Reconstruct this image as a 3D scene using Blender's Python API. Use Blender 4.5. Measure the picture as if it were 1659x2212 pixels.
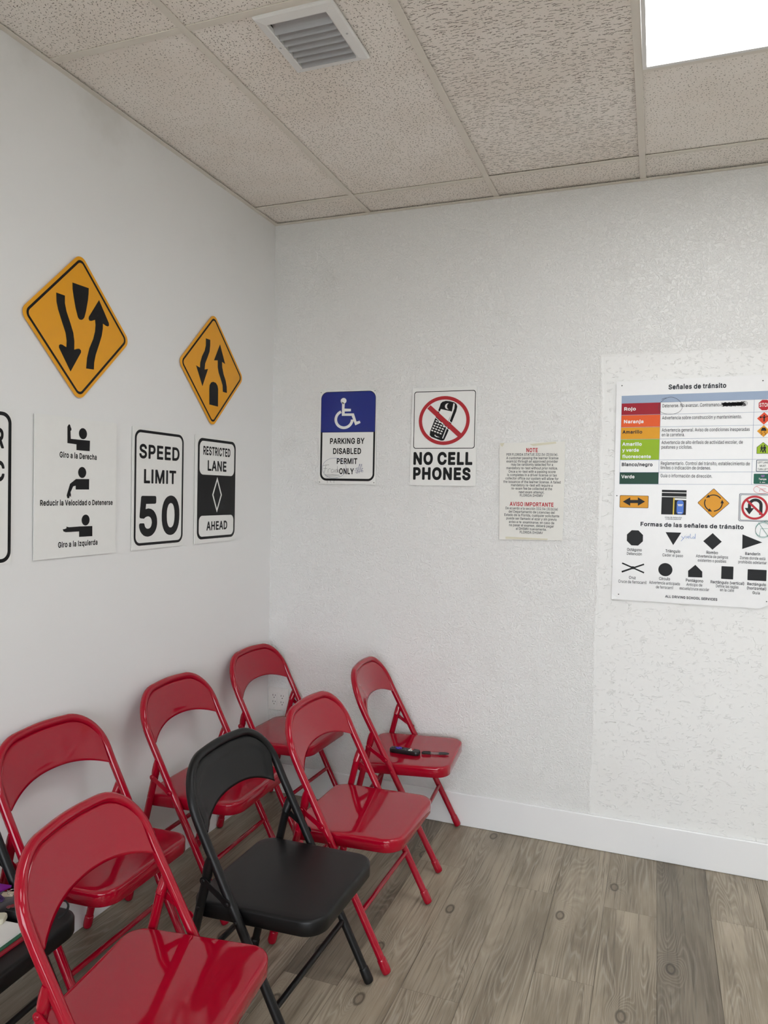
import bpy, bmesh, math, random
from mathutils import Vector, Matrix
random.seed(7)
SC = bpy.context.scene
COL = SC.collection
for o in list(bpy.data.objects):
    bpy.data.objects.remove(o)

# ------------------------------------------------------------------ camera
H = 2.828            # ceiling height
cam = bpy.data.cameras.new('camera')
cam.sensor_fit = 'HORIZONTAL'
cam.sensor_width = 36.0
cam.lens = 36.0 * 1580.03 / 1659.0
cam.clip_start = 0.02
camo = bpy.data.objects.new('camera', cam)
COL.objects.link(camo)
camo.matrix_world = Matrix(((0.936705, -0.027611, 0.34903, 1.8116),
                            (0.349545, 0.016641, -0.936772, -3.23927),
                            (0.020057, 0.99948, 0.025239, 1.50851),
                            (0, 0, 0, 1)))
SC.camera = camo

# ------------------------------------------------------------------ colour management, world
SC.view_settings.view_transform = 'Standard'
SC.view_settings.look = 'None'
SC.view_settings.gamma = 1.0
SC.view_settings.use_curve_mapping = False
SC.view_settings.exposure = -0.12
LAMP = 7.6          # radiance of the ceiling panels
FILL_DAYLIGHT = 9.0  # sky strength, set for fill through the added window
LAMP_COLOUR = (0.965, 0.985, 1.0)
w = bpy.data.worlds.new('world')
SC.world = w
w.use_nodes = True
w.node_tree.nodes['Background'].inputs[0].default_value = (0.90, 0.95, 1, 1)   # even sky, fill light through the added window
w.node_tree.nodes['Background'].inputs[1].default_value = FILL_DAYLIGHT

# ------------------------------------------------------------------ node helpers
def srgb(r, g, b):
    f = lambda c: (c / 255 / 12.92) if c / 255 <= 0.04045 else ((c / 255 + 0.055) / 1.055) ** 2.4
    return (f(r), f(g), f(b), 1.0)

class NT:
    def __init__(s, name):
        s.m = bpy.data.materials.new(name)
        s.m.use_nodes = True
        s.t = s.m.node_tree
        s.b = s.t.nodes['Principled BSDF']
    def n(s, typ, **k):
        x = s.t.nodes.new(typ)
        for a, v in k.items():
            setattr(x, a, v)
        return x
    def l(s, a, b):
        s.t.links.new(a, b)
    def setin(s, sock, v):
        if hasattr(v, 'is_output'):
            s.l(v, sock)
        else:
            sock.default_value = v
    def math(s, op, a, b=None, c=None, clamp=False):
        x = s.n('ShaderNodeMath', operation=op, use_clamp=clamp)
        for i, v in enumerate((a, b, c)):
            if v is not None:
                s.setin(x.inputs[i], v)
        return x.outputs[0]
    def vmath(s, op, a, b=None):
        x = s.n('ShaderNodeVectorMath', operation=op)
        s.setin(x.inputs[0], a)
        if b is not None:
            s.setin(x.inputs[1], b)
        return x.outputs[0]
    def noise(s, vec, scale, detail=2, rough=0.5, dist=0.0):
        x = s.n('ShaderNodeTexNoise')
        s.setin(x.inputs['Vector'], vec)
        x.inputs['Scale'].default_value = scale
        x.inputs['Detail'].default_value = detail
        x.inputs['Roughness'].default_value = rough
        x.inputs['Distortion'].default_value = dist
        return x.outputs['Fac']
    def ramp(s, fac, lo, hi, a=0.0, b=1.0, smooth=True):
        x = s.n('ShaderNodeMapRange')
        x.interpolation_type = 'SMOOTHSTEP' if smooth else 'LINEAR'
        s.setin(x.inputs[0], fac)
        for i, v in enumerate((lo, hi, a, b)):
            x.inputs[i + 1].default_value = v
        return x.outputs[0]
    def mix(s, fac, a, b):
        x = s.n('ShaderNodeMix', data_type='RGBA')
        s.setin(x.inputs[0], fac)
        s.setin(x.inputs[6], a)
        s.setin(x.inputs[7], b)
        return x.outputs[2]
    def obj(s):
        return s.n('ShaderNodeTexCoord').outputs['Object']
    def sep(s, v):
        x = s.n('ShaderNodeSeparateXYZ')
        s.setin(x.inputs[0], v)
        return x.outputs
    def comb(s, x, y, z=0.0):
        c = s.n('ShaderNodeCombineXYZ')
        for i, v in enumerate((x, y, z)):
            s.setin(c.inputs[i], v)
        return c.outputs[0]
    def bump(s, h, dist, strength=1.0):
        x = s.n('ShaderNodeBump')
        x.inputs['Strength'].default_value = strength
        x.inputs['Distance'].default_value = dist
        s.l(h, x.inputs['Height'])
        s.l(x.outputs[0], s.b.inputs['Normal'])
        return x
    def col(s, v):
        s.setin(s.b.inputs['Base Color'], v)
    def p(s, **k):
        for a, v in k.items():
            s.setin(s.b.inputs[a.replace('_', ' ')], v)

MATS = {}
def simple(name, c, rough=0.5, spec=0.5, metal=0.0, coat=0.0, var=0.04):
    if name in MATS:
        return MATS[name]
    t = NT(name)
    c4 = srgb(*c)
    n = t.noise(t.obj(), 35, 2)
    dark = tuple(x * (1 - var) for x in c4[:3]) + (1,)
    t.col(t.mix(n, dark, c4))
    t.p(Roughness=rough, Metallic=metal)
    t.b.inputs['Specular IOR Level'].default_value = spec
    t.b.inputs['Coat Weight'].default_value = coat
    t.b.inputs['Coat Roughness'].default_value = 0.04
    MATS[name] = t.m
    return t.m

# walls ------------------------------------------------------------
def mat_wall_smooth():
    t = NT('painted_wall_smooth')
    v = t.obj()
    x, y, z = t.sep(v)
    # grime near the ceiling line and a few scuffs
    g = t.noise(v, 3.0, 4, 0.6)
    top = t.ramp(z, H - 0.35, H, 0, 1)
    st = t.math('MULTIPLY', t.ramp(g, 0.5, 0.75), top)
    sc = t.noise(t.comb(t.math('MULTIPLY', y, 3), 0.0, t.math('MULTIPLY', z, 12)), 4, 3, 0.6)
    sc = t.math('MULTIPLY', t.ramp(sc, 0.72, 0.8), 0.25)
    f = t.math('ADD', t.math('MULTIPLY', st, 0.28), sc, clamp=True)
    t.col(t.mix(f, srgb(233, 233, 232), srgb(186, 182, 172)))
    t.p(Roughness=0.42)
    t.bump(t.noise(v, 60, 3), 0.0006, 0.35)
    return t.m
def mat_wall_textured():
    t = NT('painted_wall_textured')
    v = t.obj()
    x, y, z = t.sep(v)
    n1 = t.noise(v, 75, 3.5, 0.6, 1.4)
    peel = t.math('ADD', t.ramp(n1, 0.44, 0.60), t.math('MULTIPLY', t.noise(v, 190, 2), 0.35))
    peel = t.math('ADD', peel, t.math('MULTIPLY', t.noise(v, 22, 2), 0.7))
    # skip-trowel side: sparse curling ridges
    vs = t.vmath('MULTIPLY', v, (0.6, 1.0, 1.7))
    n2 = t.noise(vs, 15, 3.0, 0.6, 1.6)
    rid = t.ramp(t.math('ABSOLUTE', t.math('SUBTRACT', n2, 0.5)), 0.0, 0.016, 1, 0)
    n3 = t.noise(t.vmath('ADD', v, (3.1, 0.0, 7.7)), 26, 3.0, 0.6, 1.6)
    rid2 = t.ramp(t.math('ABSOLUTE', t.math('SUBTRACT', n3, 0.46)), 0.0, 0.018, 0.6, 0)
    msk = t.ramp(t.noise(v, 33, 2), 0.50, 0.64)
    msk2 = t.ramp(t.noise(t.vmath('ADD', v, (9.1, 0.0, 2.7)), 40, 2), 0.52, 0.66)
    tro = t.math('MAXIMUM', t.math('MULTIPLY', rid, msk), t.math('MULTIPLY', rid2, msk2))
    tro = t.math('MULTIPLY', tro, 1.2)
    tro = t.math('ADD', tro, t.math('MULTIPLY', t.noise(v, 38, 3), 0.55))
    xs = t.math('ADD', x, t.math('MULTIPLY', t.noise(v, 4, 3), 0.03))
    right = t.math('MULTIPLY', t.ramp(xs, 1.588, 1.60), t.ramp(z, 2.112, 2.12, 1, 0))
    h = t.n('ShaderNodeMix', data_type='FLOAT')
    t.l(right, h.inputs[0]); t.l(peel, h.inputs[2]); t.l(tro, h.inputs[3])
    seam = t.ramp(t.math('ABSOLUTE', t.math('SUBTRACT', xs, 1.593)), 0.0, 0.012, 0.9, 0)
    seamh = t.ramp(t.math('ABSOLUTE', t.math('SUBTRACT', z, 2.115)), 0.0, 0.01, 0.8, 0)
    below = t.ramp(z, 2.11, 2.12, 1, 0)
    hh = t.math('ADD', h.outputs[0], t.math('MULTIPLY', seam, below))
    hh = t.math('ADD', hh, t.math('MULTIPLY', seamh, t.ramp(xs, 1.588, 1.60)))
    t.bump(hh, 0.0026, 0.6)
    g = t.ramp(t.noise(v, 5, 4), 0.55, 0.8)
    t.col(t.mix(t.math('MULTIPLY', g, 0.15), srgb(234, 234, 232), srgb(205, 203, 197)))
    t.p(Roughness=0.38)
    return t.m
def mat_plain_wall():
    t = NT('painted_wall_plain')
    t.col(t.mix(t.noise(t.obj(), 2, 2), srgb(222, 221, 218), srgb(230, 230, 228)))
    t.p(Roughness=0.5)
    return t.m
def mat_trim():
    t = NT('white_trim_paint')
    v = t.obj()
    n = t.ramp(t.noise(v, 16, 4, 0.65), 0.66, 0.8)
    t.col(t.mix(t.math('MULTIPLY', n, 0.3), srgb(236, 236, 236), srgb(170, 166, 158)))
    t.p(Roughness=0.3)
    t.bump(t.noise(v, 40, 2), 0.0004, 0.3)
    return t.m

# floor ------------------------------------------------------------
def mat_floor():
    t = NT('grey_brown_vinyl_planks')
    uv = t.n('ShaderNodeUVMap'); uv.uv_map = 'UVMap'
    x, y, z = t.sep(uv.outputs[0])
    a = t.n('ShaderNodeAttribute'); a.attribute_name = 'plank'
    r, g, b = t.sep(a.outputs['Vector'])
    off = t.math('MULTIPLY', g, 37.0)
    off2 = t.math('MULTIPLY', b, 53.0)
    X = t.math('ADD', x, off); Y = t.math('ADD', y, off2)
    # knots
    vo = t.n('ShaderNodeTexVoronoi', voronoi_dimensions='2D')
    t.l(t.comb(t.math('MULTIPLY', X, 4.6), t.math('MULTIPLY', Y, 2.3)), vo.inputs['Vector'])
    vo.inputs['Scale'].default_value = 1.0
    kd = vo.outputs['Distance']
    has = t.math('LESS_THAN', t.sep(vo.outputs['Color'])[0], 0.55)
    kn = t.math('MULTIPLY', t.ramp(kd, 0.0, 0.26, 1, 0), has)
    n = t.noise(t.comb(t.math('MULTIPLY', X, 6.5), t.math('MULTIPLY', Y, 0.62)), 1.0, 2.0, 0.45, 0.25)
    f = t.math('ADD', n, t.math('MULTIPLY', kn, 0.16))
    ph = t.math('MULTIPLY', f, 44.0)
    tri = t.math('ABSOLUTE', t.math('SUBTRACT', t.math('FRACT', ph), 0.5))
    ring = t.ramp(tri, 0.0, 0.28, 1, 0)
    fib = t.noise(t.comb(t.math('MULTIPLY', X, 230), t.math('MULTIPLY', Y, 7)), 1.0, 3, 0.6)
    fib2 = t.noise(t.comb(t.math('MULTIPLY', X, 60), t.math('MULTIPLY', Y, 2.2)), 1.0, 3, 0.6, 0.4)
    big = t.noise(t.comb(t.math('MULTIPLY', X, 9), t.math('MULTIPLY', Y, 1.6)), 1.0, 3, 0.55)
    msk = t.ramp(t.noise(t.comb(t.math('MULTIPLY', X, 5), t.math('MULTIPLY', Y, 2.5)), 1.0, 2), 0.40, 0.62)
    msk = t.math('MAXIMUM', msk, t.math('MULTIPLY', kn, 0.8))
    base = t.mix(t.ramp(big, 0.3, 0.7), srgb(128, 116, 98), srgb(171, 158, 138))
    fib3 = t.noise(t.comb(t.math('MULTIPLY', X, 110), t.math('MULTIPLY', Y, 2.6)), 1.0, 3, 0.65, 0.5)
    base = t.mix(t.ramp(fib3, 0.53, 0.68, 0, 0.55), base, srgb(84, 75, 62))
    base = t.mix(t.ramp(fib, 0.48, 0.72, 0, 0.40), base, srgb(186, 178, 164))
    base = t.mix(t.ramp(fib2, 0.54, 0.72, 0, 0.5), base, srgb(94, 84, 70))
    ring2 = t.ramp(tri, 0.32, 0.47)
    base = t.mix(t.math('MULTIPLY', t.math('MULTIPLY', ring, msk), 0.26), base, srgb(84, 74, 61))
    base = t.mix(t.math('MULTIPLY', t.math('MULTIPLY', ring2, msk), 0.30), base, srgb(190, 182, 168))
    rim = t.math('MULTIPLY', t.ramp(kd, 0.035, 0.055), t.ramp(kd, 0.06, 0.085, 1, 0))
    base = t.mix(t.math('MULTIPLY', t.math('MULTIPLY', t.ramp(kd, 0.05, 0.07, 1, 0), has), 0.5), base, srgb(108, 96, 80))
    base = t.mix(t.math('MULTIPLY', t.math('MULTIPLY', rim, has), 0.7), base, srgb(66, 57, 47))
    # tone of the plank
    tone = t.n('ShaderNodeMix', data_type='RGBA', blend_type='MULTIPLY')
    tone.inputs[0].default_value = 1.0
    t.l(base, tone.inputs[6])
    t.l(t.comb(r, r, r), tone.inputs[7])
    t.col(tone.outputs[2])
    t.p(Roughness=t.ramp(fib, 0.3, 0.7, 0.38, 0.52))
    hgt = t.math('SUBTRACT', t.math('MULTIPLY', fib2, 0.6), t.math('MULTIPLY', t.math('MULTIPLY', ring, msk), 0.5))
    t.bump(hgt, 0.0009, 0.5)
    return t.m

# ceiling ----------------------------------------------------------
def mat_tile(kind):
    t = NT('ceiling_tile_' + kind)
    v = t.obj()
    x, y, z = t.sep(v)
    def worms(sx, sy, L, W, spread, prob, seed):
        px = t.math('ADD', t.math('MULTIPLY', x, sx), seed)
        py = t.math('MULTIPLY', y, sy)
        c = t.comb(px, py)
        wob = t.n('ShaderNodeTexNoise'); wob.inputs['Scale'].default_value = 2.2
        t.l(c, wob.inputs['Vector'])
        d = t.vmath('MULTIPLY', t.vmath('SUBTRACT', wob.outputs['Color'], (0.5, 0.5, 0.5)), (0.5, 0.5, 0))
        c = t.vmath('ADD', c, d)
        vo = t.n('ShaderNodeTexVoronoi', voronoi_dimensions='2D')
        vo.inputs['Scale'].default_value = 1.0
        vo.inputs['Randomness'].default_value = 0.9
        t.l(c, vo.inputs['Vector'])
        loc = t.vmath('SUBTRACT', c, vo.outputs['Position'])
        r, g, b = t.sep(vo.outputs['Color'])
        ang = t.math('MULTIPLY', t.math('SUBTRACT', r, 0.5), spread)
        ro = t.n('ShaderNodeVectorRotate', rotation_type='Z_AXIS')
        t.l(loc, ro.inputs['Vector']); t.l(ang, ro.inputs['Angle'])
        lx, ly, lz = t.sep(ro.outputs[0])
        Ls = t.math('MULTIPLY', t.math('ADD', g, 0.35), L)
        m = t.math('MAXIMUM', t.math('DIVIDE', t.math('ABSOLUTE', lx), Ls), t.math('DIVIDE', t.math('ABSOLUTE', ly), W))
        hole = t.ramp(m, 0.75, 1.05, 1, 0)
        return t.math('MULTIPLY', hole, t.math('LESS_THAN', b, prob))
    if kind == 'worm':
        h = worms(90, 90, 0.30, 0.10, 6.28, 0.8, 3.1)
        h = t.math('MAXIMUM', h, t.math('MULTIPLY', worms(170, 170, 0.16, 0.10, 6.28, 0.5, 9.7), 0.8))
    elif kind == 'fissure':
        h = worms(40, 88, 0.42, 0.10, 1.1, 0.8, 5.3)
        h = t.math('MAXIMUM', h, t.math('MULTIPLY', worms(75, 90, 0.25, 0.10, 2.2, 0.5, 1.7), 0.9))
        h = t.math('MAXIMUM', h, t.math('MULTIPLY', worms(170, 170, 0.14, 0.10, 6.28, 0.5, 9.7), 0.6))
    else:
        h = worms(88, 88, 0.18, 0.11, 6.28, 0.74, 2.2)
        h = t.math('MAXIMUM', h, t.math('MULTIPLY', worms(150, 150, 0.13, 0.09, 6.28, 0.3, 8.2), 0.8))
    n = t.noise(v, 3, 3)
    base = t.mix(t.ramp(n, 0.35, 0.7), srgb(243, 236, 227), srgb(249, 244, 237))
    t.col(t.mix(t.math('MULTIPLY', h, 0.85), base, srgb(112, 103, 90)))
    t.p(Roughness=0.9)
    t.b.inputs['Specular IOR Level'].default_value = 0.1
    fine = t.noise(v, 160, 3, 0.6)
    t.bump(t.math('SUBTRACT', t.math('MULTIPLY', fine, 0.35), h), 0.0016, 0.5)
    return t.m

# chair paints -----------------------------------------------------
def mat_paint(name, c, rough, coat, wob=0.0006):
    t = NT(name)
    v = t.obj()
    c4 = srgb(*c)
    d = tuple(q * 0.93 for q in c4[:3]) + (1,)
    t.col(t.mix(t.noise(v, 9, 2), d, c4))
    t.p(Roughness=rough)
    t.b.inputs['Coat Weight'].default_value = coat
    t.b.inputs['Coat Roughness'].default_value = 0.03
    t.bump(t.noise(v, 14, 1), wob, 0.5)
    return t.m

M_WL = mat_wall_smooth(); M_WB = mat_wall_textured(); M_WP = mat_plain_wall(); M_TRIM = mat_trim()
M_FLOOR = mat_floor()
M_TILE = {k: mat_tile(k) for k in ('worm', 'fissure', 'pin')}
M_RED = mat_paint('glossy_red_enamel', (160, 4, 34), 0.07, 0.0, 0.00022)
M_BLACK = mat_paint('satin_black_enamel', (13, 13, 14), 0.40, 0.0, 0.0002)
M_BLACK.node_tree.nodes['Principled BSDF'].inputs['Specular IOR Level'].default_value = 0.32
M_GRID = simple('cream_grid_paint', (232, 226, 215), 0.5)
M_WHITE = simple('white_plate', (238, 238, 236), 0.35)
M_SIGNW = simple('white_sign_face', (236, 236, 233), 0.3)
M_INK = simple('black_sign_ink', (20, 20, 22), 0.4, 0.2)
M_YEL = simple('sign_yellow', (236, 164, 10), 0.3)

# ------------------------------------------------------------------ object helpers
def mesh_obj(name, verts, faces, mat, parent=None, smooth=False):
    me = bpy.data.meshes.new(name)
    me.from_pydata([tuple(v) for v in verts], [], faces)
    if mat:
        me.materials.append(mat)
    me.update()
    if smooth:
        me.polygons.foreach_set('use_smooth', [True] * len(me.polygons))
    o = bpy.data.objects.new(name, me)
    COL.objects.link(o)
    if parent:
        o.parent = parent
    return o
def bm_obj(name, bm, mat, parent=None, smooth=False):
    bmesh.ops.recalc_face_normals(bm, faces=bm.faces)
    me = bpy.data.meshes.new(name)
    bm.to_mesh(me); bm.free()
    if mat:
        me.materials.append(mat)
    if smooth:
        me.polygons.foreach_set('use_smooth', [True] * len(me.polygons))
    o = bpy.data.objects.new(name, me)
    COL.objects.link(o)
    if parent:
        o.parent = parent
    return o
def tag(o, label, cat, group=None):
    o['label'] = label; o['category'] = cat
    if group:
        o['group'] = group
    return o
def struct(o):
    o['kind'] = 'structure'
    return o
def empty(name, loc, label, cat, group=None, rz=0.0):
    o = bpy.data.objects.new(name, None)
    o.empty_display_size = 0.05
    o.location = loc; o.rotation_euler = (0, 0, rz)
    COL.objects.link(o)
    return tag(o, label, cat, group)
def dup(root, loc, rz, label, group=None):
    r = root.copy(); COL.objects.link(r)
    r.location = loc; r.rotation_euler = (0, 0, rz)
    r['label'] = label
    if group:
        r['group'] = group
    for ch in list(root.children):
        c = ch.copy(); COL.objects.link(c); c.parent = r
        for g in list(ch.children):
            d = g.copy(); COL.objects.link(d); d.parent = c
    return r
def add_box(bm, x0, x1, y0, y1, z0, z1, bev=0.0, seg=2):
    vs = [bm.verts.new(p) for p in ((x0, y0, z0), (x1, y0, z0), (x1, y1, z0), (x0, y1, z0), (x0, y0, z1), (x1, y0, z1), (x1, y1, z1), (x0, y1, z1))]
    fs = [bm.faces.new([vs[i] for i in q]) for q in ((3, 2, 1, 0), (4, 5, 6, 7), (0, 1, 5, 4), (1, 2, 6, 5), (2, 3, 7, 6), (3, 0, 4, 7))]
    if bev:
        es = {e for f in fs for e in f.edges}
        bmesh.ops.bevel(bm, geom=list(es), offset=bev, segments=seg, profile=0.5, affect='EDGES')
def box_obj(name, b, mat, parent=None, bev=0.0, smooth=False):
    bm = bmesh.new(); add_box(bm, *b, bev=bev)
    return bm_obj(name, bm, mat, parent, smooth)
def sweep(pts, rad, n=14, cap=True, closed=False):
    """tube along pts; rad: number or list of (ra, rb)"""
    P = [Vector(p) for p in pts]
    N = len(P)
    T = []
    for i in range(N):
        a = P[max(i - 1, 0)]; b = P[min(i + 1, N - 1)]
        T.append((b - a).normalized())
    up = Vector((0, 1, 0)) if abs(T[0].y) < 0.9 else Vector((1, 0, 0))
    nrm = (up - T[0] * up.dot(T[0])).normalized()
    V = []; F = []
    for i in range(N):
        if i:
            nrm = (nrm - T[i] * nrm.dot(T[i])).normalized()
        bi = T[i].cross(nrm)
        r = rad[i] if isinstance(rad, (list, tuple)) else rad
        ra, rb = r if isinstance(r, (list, tuple)) else (r, r)
        for k in range(n):
            a = 2 * math.pi * k / n
            V.append(P[i] + nrm * (ra * math.cos(a)) + bi * (rb * math.sin(a)))
    for i in range(N - 1):
        for k in range(n):
            k2 = (k + 1) % n
            F.append((i * n + k, i * n + k2, (i + 1) * n + k2, (i + 1) * n + k))
    if cap:      # end discs on their own vertices, so the sides stay smoothly shaded up to the rim
        b = len(V); V += [V[k].copy() for k in range(n)]
        F.append(tuple(b + k for k in range(n - 1, -1, -1)))
        b = len(V); V += [V[(N - 1) * n + k].copy() for k in range(n)]
        F.append(tuple(b + k for k in range(n)))
    return V, F
def tube_obj(name, pts, rad, mat, parent=None, n=14):
    V, F = sweep(pts, rad, n)
    o = mesh_obj(name, V, F, mat, parent)
    for p in o.data.polygons:
        p.use_smooth = len(p.vertices) == 4
    return o
def disc(name, c, axis, r, h, mat, parent=None, n=16):
    a = Vector(axis).normalized()
    c = Vector(c)
    V, F = sweep([c, c + a * h * 0.6, c + a * h], [r, r, r * 0.6], n)
    o = mesh_obj(name, V, F, mat, parent)
    for p in o.data.polygons:
        p.use_smooth = len(p.vertices) == 4
    return o

# ================================================================== the room
RX, RY = 4.75, -6.0
struct(box_obj('wall_left', (-0.1, 0.0, RY, 0.1, -0.05, H + 0.12), M_WL))
struct(box_obj('wall_back', (0.0, RX, 0.0, 0.1, -0.05, H + 0.12), M_WB))
struct(box_obj('wall_right', (RX, RX + 0.1, RY, 0.1, -0.05, H + 0.12), M_WP))
bm = bmesh.new()
WX0, WX1, WZ0, WZ1 = 0.7, 4.1, 0.45, 2.45      # added unseen window behind the viewer, lets fill light in
for b in ((-0.1, WX0, -0.05, H + 0.12), (WX1, RX + 0.1, -0.05, H + 0.12), (WX0, WX1, -0.05, WZ0), (WX0, WX1, WZ1, H + 0.12)):
    add_box(bm, b[0], b[1], RY - 0.1, RY, b[2], b[3])
struct(bm_obj('wall_front', bm, M_WP))
bm = bmesh.new()
fw = 0.045
for b in ((WX0, WX0 + fw, WZ0, WZ1), (WX1 - fw, WX1, WZ0, WZ1), (WX0 + fw, WX1 - fw, WZ0, WZ0 + fw), (WX0 + fw, WX1 - fw, WZ1 - fw, WZ1), (2.38, 2.42, WZ0 + fw, WZ1 - fw)):
    add_box(bm, b[0], b[1], RY - 0.08, RY - 0.02, b[2], b[3])
win = struct(bm_obj('fill_window_1', bm, simple('fill_window_metal', (120, 122, 124), 0.4, metal=0.6)))  # window added out of view to brighten the ceiling
def mat_glass():
    t = NT('fill_window_glass')
    tr = t.n('ShaderNodeBsdfTransparent'); gl = t.n('ShaderNodeBsdfGlossy'); mx = t.n('ShaderNodeMixShader')
    gl.inputs['Roughness'].default_value = 0.0
    fr = t.n('ShaderNodeFresnel'); fr.inputs[0].default_value = 1.45
    t.l(fr.outputs[0], mx.inputs[0]); t.l(tr.outputs[0], mx.inputs[1]); t.l(gl.outputs[0], mx.inputs[2])
    t.l(mx.outputs[0], t.t.nodes['Material Output'].inputs['Surface'])
    return t.m
M_GLASS = mat_glass()
box_obj('pane', (WX0 + fw, 2.38, RY - 0.053, RY - 0.047, WZ0 + fw, WZ1 - fw), M_GLASS, win)
box_obj('pane', (2.42, WX1 - fw, RY - 0.053, RY - 0.047, WZ0 + fw, WZ1 - fw), M_GLASS, win)
struct(box_obj('pavement', (-12, 16, RY - 25, RY - 0.1, -0.2, -0.06), simple('pale_concrete', (168, 164, 156), 0.9)))  # unseen ground outside the added window

# floor: planks running towards the back wall
def build_floor():
    PW, PL = 0.1835, 1.22
    ends = {0: -1.10, -1: -0.45, -2: -0.92, -3: -0.435, -4: -1.15, -5: -0.382, -6: -1.216, 1: -0.383, -7: -0.2}
    me = bpy.data.meshes.new('floor')
    V = [(0, RY, -0.004), (RX, RY, -0.004), (RX, 0, -0.004), (0, 0, -0.004)]
    F = [(0, 1, 2, 3)]; A = [(0.35, 0, 0)]; U = [[(0, 0)] * 4]
    rnd = random.Random(11)
    x0s = 1.853
    k = math.floor((0 - x0s) / PW)
    while x0s + k * PW < RX:
        xa, xb = x0s + k * PW, x0s + (k + 1) * PW
        xa_, xb_ = max(xa, 0) + 0.0006, min(xb, RX) - 0.0006
        e = ends.get(k, -rnd.uniform(0.1, 1.1))
        cuts = [0.0]
        while e > RY:
            cuts.append(e); e -= PL
        cuts.append(RY)
        for j in range(len(cuts) - 1):
            yb, ya = cuts[j] - 0.0004, cuts[j + 1] + 0.0004
            tone = rnd.uniform(0.86, 1.06)
            if k == 0 and j <= 1: tone = 0.66
            if k == -3 and j == 1: tone = 0.97
            if k == 1: tone = rnd.uniform(1.0, 1.1)
            if k == -6: tone = 0.74 if j == 0 else 1.04
            i = len(V)
            V += [(xa_, ya, 0), (xb_, ya, 0), (xb_, yb, 0), (xa_, yb, 0)]
            F.append((i, i + 1, i + 2, i + 3))
            A.append((tone, rnd.random(), rnd.random()))
            U.append([(q[0] - xa, q[1] - cuts[j]) for q in V[i:i + 4]])
        k += 1
    me.from_pydata(V, [], F)
    me.materials.append(M_FLOOR)
    uv = me.uv_layers.new(name='UVMap')
    at = me.attributes.new('plank', 'FLOAT_VECTOR', 'FACE')
    for p in me.polygons:
        at.data[p.index].vector = A[p.index]
        for q, li in enumerate(p.loop_indices):
            uv.data[li].uv = U[p.index][q]
    o = bpy.data.objects.new('floor', me)
    COL.objects.link(o)
    return struct(o)
build_floor()

def baseboard(name, pts):
    """pts: corner profile swept in plan; a board with an eased, slightly sloped top"""
    bm = bmesh.new(); add_box(bm, *pts, bev=0.004, seg=3)
    return struct(bm_obj(name, bm, M_TRIM))
baseboard('baseboard_back', (0.008, RX, -0.012, 0.0, 0.0005, 0.148))
baseboard('baseboard_left', (0.0, 0.008, RY, 0.0, 0.0005, 0.148))
baseboard('baseboard_right', (RX - 0.012, RX, RY, -0.012, 0.0005, 0.148))

# ------------------------------------------------------------------ suspended ceiling
GX0, GP = 0.5022, 0.6096
xs = [0.0] + [GX0 + GP * i for i in range(7)] + [RX]
YC = [0.0, -0.2138, -1.449, -2.684, -3.919, -5.154, RY]
ceiling = struct(box_obj('ceiling', (0.0, RX, RY, 0.0, H + 0.10, H + 0.12), M_WP))
def tile_kind(i, y):
    if i == 0: return 'worm' if (y < -1.45 or y > -0.2) else 'pin'
    if i == 1: return 'worm'
    if i == 2: return 'fissure' if y < -0.2 else 'worm'
    if i == 3: return 'pin' if y < -0.2 else 'worm'
    return ('worm', 'fissure', 'pin')[(i * 7 + int(-y * 3)) % 3]
LIGHT_CELLS = {3: [(-0.823, -2.042), (-3.261, -4.480)], 6: [(-0.823, -2.042), (-3.261, -4.480)]}
rt = random.Random(3)
def tile(x0, x1, y0, y1, kind):
    z = H + 0.0035 + rt.uniform(0, 0.004)
    dx, dy = rt.uniform(-0.002, 0.002), rt.uniform(-0.002, 0.002)
    o = box_obj('ceiling_tile', (x0 + 0.003 + dx, x1 - 0.003 + dx, y0 + 0.003 + dy, y1 - 0.003 + dy, z, z + 0.016), M_TILE[kind], ceiling)
    o.rotation_euler = (0, 0, 0)
    return o
def bar(x0, x1, y0, y1, up=0.0):
    return box_obj('grid_bar', (x0, x1, y0, y1, H - 0.0005 + up, H + 0.0025 + up), M_GRID, ceiling, bev=0.0008)
for i in range(len(xs) - 1):
    cuts = list(YC)
    if i in LIGHT_CELLS:
        cuts = [0.0, -0.2138, -0.823, -2.042, -2.652, -3.261, -4.480, -5.09, RY]
    for j in range(len(cuts) - 1):
        yb, ya = cuts[j], cuts[j + 1]
        if i in LIGHT_CELLS and any(abs(yb - q[0]) < 0.01 for q in LIGHT_CELLS[i]):
            continue
        if i == 1 and abs(yb + 0.2138) < 0.01:
            continue
        tile(xs[i], xs[i + 1], ya, yb, tile_kind(i, (ya + yb) / 2))
    for yb in cuts[1:-1]:
        bar(xs[i] + (0.012 if i else 0.0), xs[i + 1] - 0.012, yb - 0.012, yb + 0.012, 0.0006)
for x in xs[1:-1]:
    bar(x - 0.012, x + 0.012, RY, -0.001)
struct(box_obj('trim_1', (0.0, 0.020, RY, -0.0005, H - 0.003, H - 0.0008), M_GRID, None, 0.0006))
struct(box_obj('trim_2', (0.0205, RX, -0.022, -0.0005, H - 0.003, H - 0.0008), M_GRID, None, 0.0006))

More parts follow.
